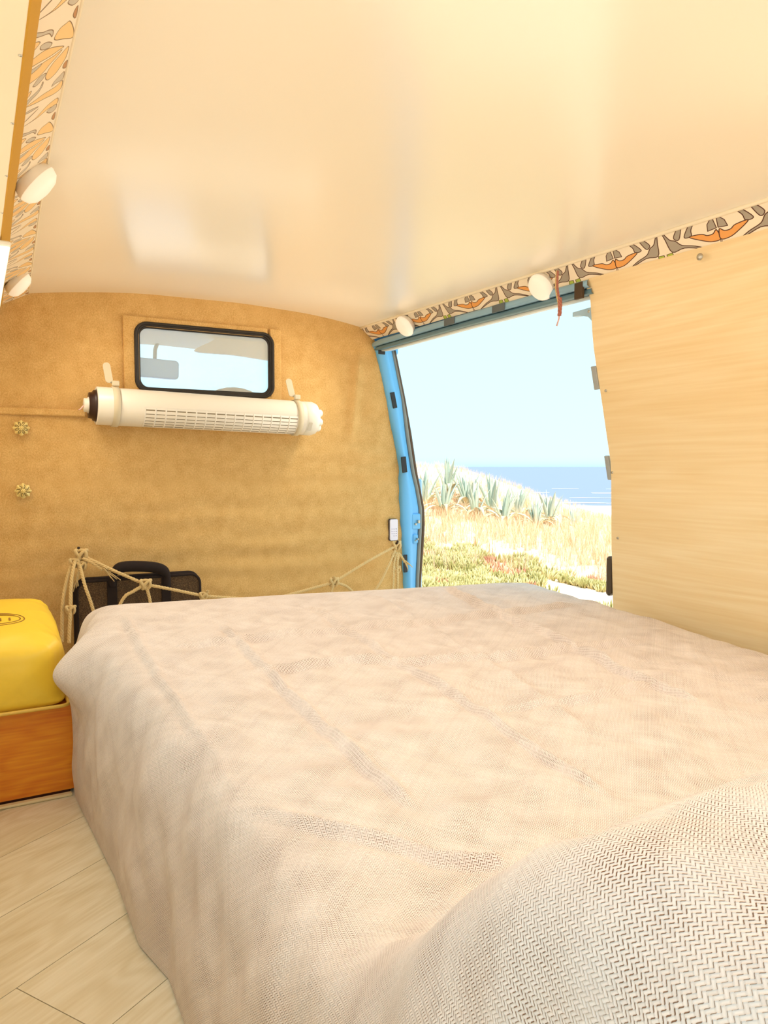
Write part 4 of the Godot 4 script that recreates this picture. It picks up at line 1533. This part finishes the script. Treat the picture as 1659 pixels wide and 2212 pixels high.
# ---------------------------------------------------------------- small things
func build_small_things():
	# overhead cupboard along the left: cream underside, brown felt face, screws
	var c := thing("overhead_cupboard", "cream overhead cupboard with a brown felt edge along the top left", "cupboard", Vector3(0, 1.363, 0))
	obj("underside", one_box(Vector3(-0.015, 0.004, -1.2), Vector3(0.172, 0.008, 3.1), 0.002), M.cream, c)
	var rows := []
	for j in 31:
		var z: float = lerp(0.4, -3.03, j / 30.0)
		var row := PackedVector3Array()
		for i in 5:
			var t := i / 4.0
			var lo := Vector3(0.0725, 0.001, z)
			var hi := Vector3(itp(z, LB) + 0.002, 1.42 - 0.008 * (z + 1.1) - 1.363, z)
			var p := lo.lerp(hi, t)
			p.x += 0.003 * sin(t * PI)
			row.append(p)
		rows.append(row)
	obj("felt_edge", sheet(rows, [], Vector3(-0.008, 0.0, 0)), mat(Color(0.80, 0.60, 0.20), 0.95), c)
	for z in [-1.06, -1.27, -1.5, -1.72]:
		var st := st_new()
		lathe(st, [Vector2(0.0026, 0.0), Vector2(0.0026, -0.001), Vector2(0.0, -0.002)], Transform3D(Basis(), Vector3(0.0675, 0.0, z)), 10)
		obj("screw", done(st), M.metal, c)
	# flower knobs
	for k in 2:
		var y: float = [0.99, 0.759][k]
		var kn := thing("flower_knob", ["gold flower shaped knob on the wall, the upper of two", "gold flower shaped knob on the wall, the lower of two"][k], "knob", Vector3(0.16, y, -3.05), "flower knobs on the front wall")
		var st := st_new()
		lathe(st, [Vector2(0.006, 0.0), Vector2(0.006, 0.018), Vector2(0.012, 0.02)], Transform3D(Basis(Vector3(1, 0, 0), PI / 2)), 12)
		obj("stem", done(st), M.brass, kn)
		st = st_new()
		var ring := []
		for j in 6:
			var row := PackedVector3Array()
			var rr := j / 5.0
			for i in 49:
				var an := TAU * i / 48 + 0.2 * k
				var lob := 1.0 + 0.09 * cos(8.0 * an)
				row.append(Vector3(cos(an) * rr * 0.0265 * lob, sin(an) * rr * 0.0265 * lob, 0.030 - 0.010 * rr * rr + 0.0015 * cos(8.0 * an) * rr))
			ring.append(row)
		obj("rosette", sheet(ring, [], Vector3(0, 0, -0.004)), M.brass, kn)
		for i in 8:
			var an := TAU * (i + 0.5) / 8 + 0.2 * k
			var pts := []
			for q in 9:
				var t := TAU * q / 9
				var r := 0.0155 + 0.007 * cos(t)
				var w := 0.0034 * sin(t)
				pts.append(Vector3(cos(an) * r - sin(an) * w, sin(an) * r + cos(an) * w, 0.0305 - 0.010 * pow(r / 0.0265, 2)))
			obj("petal_line", tube_mesh(pts, 0.0008, 5, true), M.brass_dark, kn)
		st = st_new()
		lathe(st, [Vector2(0.0045, 0.0), Vector2(0.004, 0.003), Vector2(0, 0.0045)], Transform3D(Basis(Vector3(1, 0, 0), PI / 2), Vector3(0, 0, 0.029)), 12)
		obj("centre", done(st), M.brass, kn)
	# remote control clipped to the wall
	var r := thing("remote_control", "slim white remote control on the front wall beside the blue pillar", "remote control", Vector3(1.742, 0.548, -3.048))
	var st := st_new(false)
	plate(st, round_rect(0.042, 0.100, 0.007, 4), 0.008, Transform3D(Basis(), Vector3(0, 0, -0.004)))
	obj("body", done(st), mat(Color(0.93, 0.91, 0.96), 0.4), r)
	st = st_new(false)
	plate(st, round_rect(0.046, 0.104, 0.008, 4), 0.007, Transform3D(Basis(), Vector3(-0.001, 0, -0.009)))
	obj("holder", done(st), mat(Color(0.22, 0.20, 0.24), 0.5), r)
	for i in 3:
		for j in 4:
			if j == 3 and i == 0:
				continue
			st = st_new()
			lathe(st, [Vector2(0.0022, 0.0), Vector2(0.0022, 0.0006), Vector2(0, 0.0009)], Transform3D(Basis(Vector3(1, 0, 0), PI / 2), Vector3(-0.011 + i * 0.011, 0.004 - j * 0.011, 0.004)), 8)
			obj("button", done(st), mat([Color(0.75, 0.66, 0.80), Color(0.62, 0.60, 0.70), Color(0.28, 0.25, 0.34)][i], 0.5), r)
	# braided bracelet hanging by the lamp
	var br := thing("braided_cord", "thin braided cord hanging down beside the right puck lamp", "cord", Vector3(1.62, 1.46, -1.80))
	st = st_new()
	rope(st, [Vector3(0, 0, 0), Vector3(-0.004, -0.05, 0.003), Vector3(0.0, -0.09, 0.008)], 0.0035)
	obj("loop", done(st), M.thread_red, br)
	st = st_new()
	rope(st, [Vector3(0, 0.002, -0.006), Vector3(-0.004, -0.05, -0.004), Vector3(0.0, -0.10, 0.004), Vector3(0, -0.135, 0.008)], 0.003)
	obj("loop", done(st), M.rope, br)
	st = st_new()
	rope(st, [Vector3(0.0, -0.085, 0.010), Vector3(-0.001, -0.11, 0.013), Vector3(0.0, -0.14, 0.010)], 0.0065)
	obj("braid", done(st), M.thread_red, br)
	st = st_new()
	tube(st, [Vector3(0, -0.135, 0.009), Vector3(0, -0.15, 0.007), Vector3(0, -0.17, -0.002)], 0.0025, 6)
	obj("tail", done(st), M.pink, br)
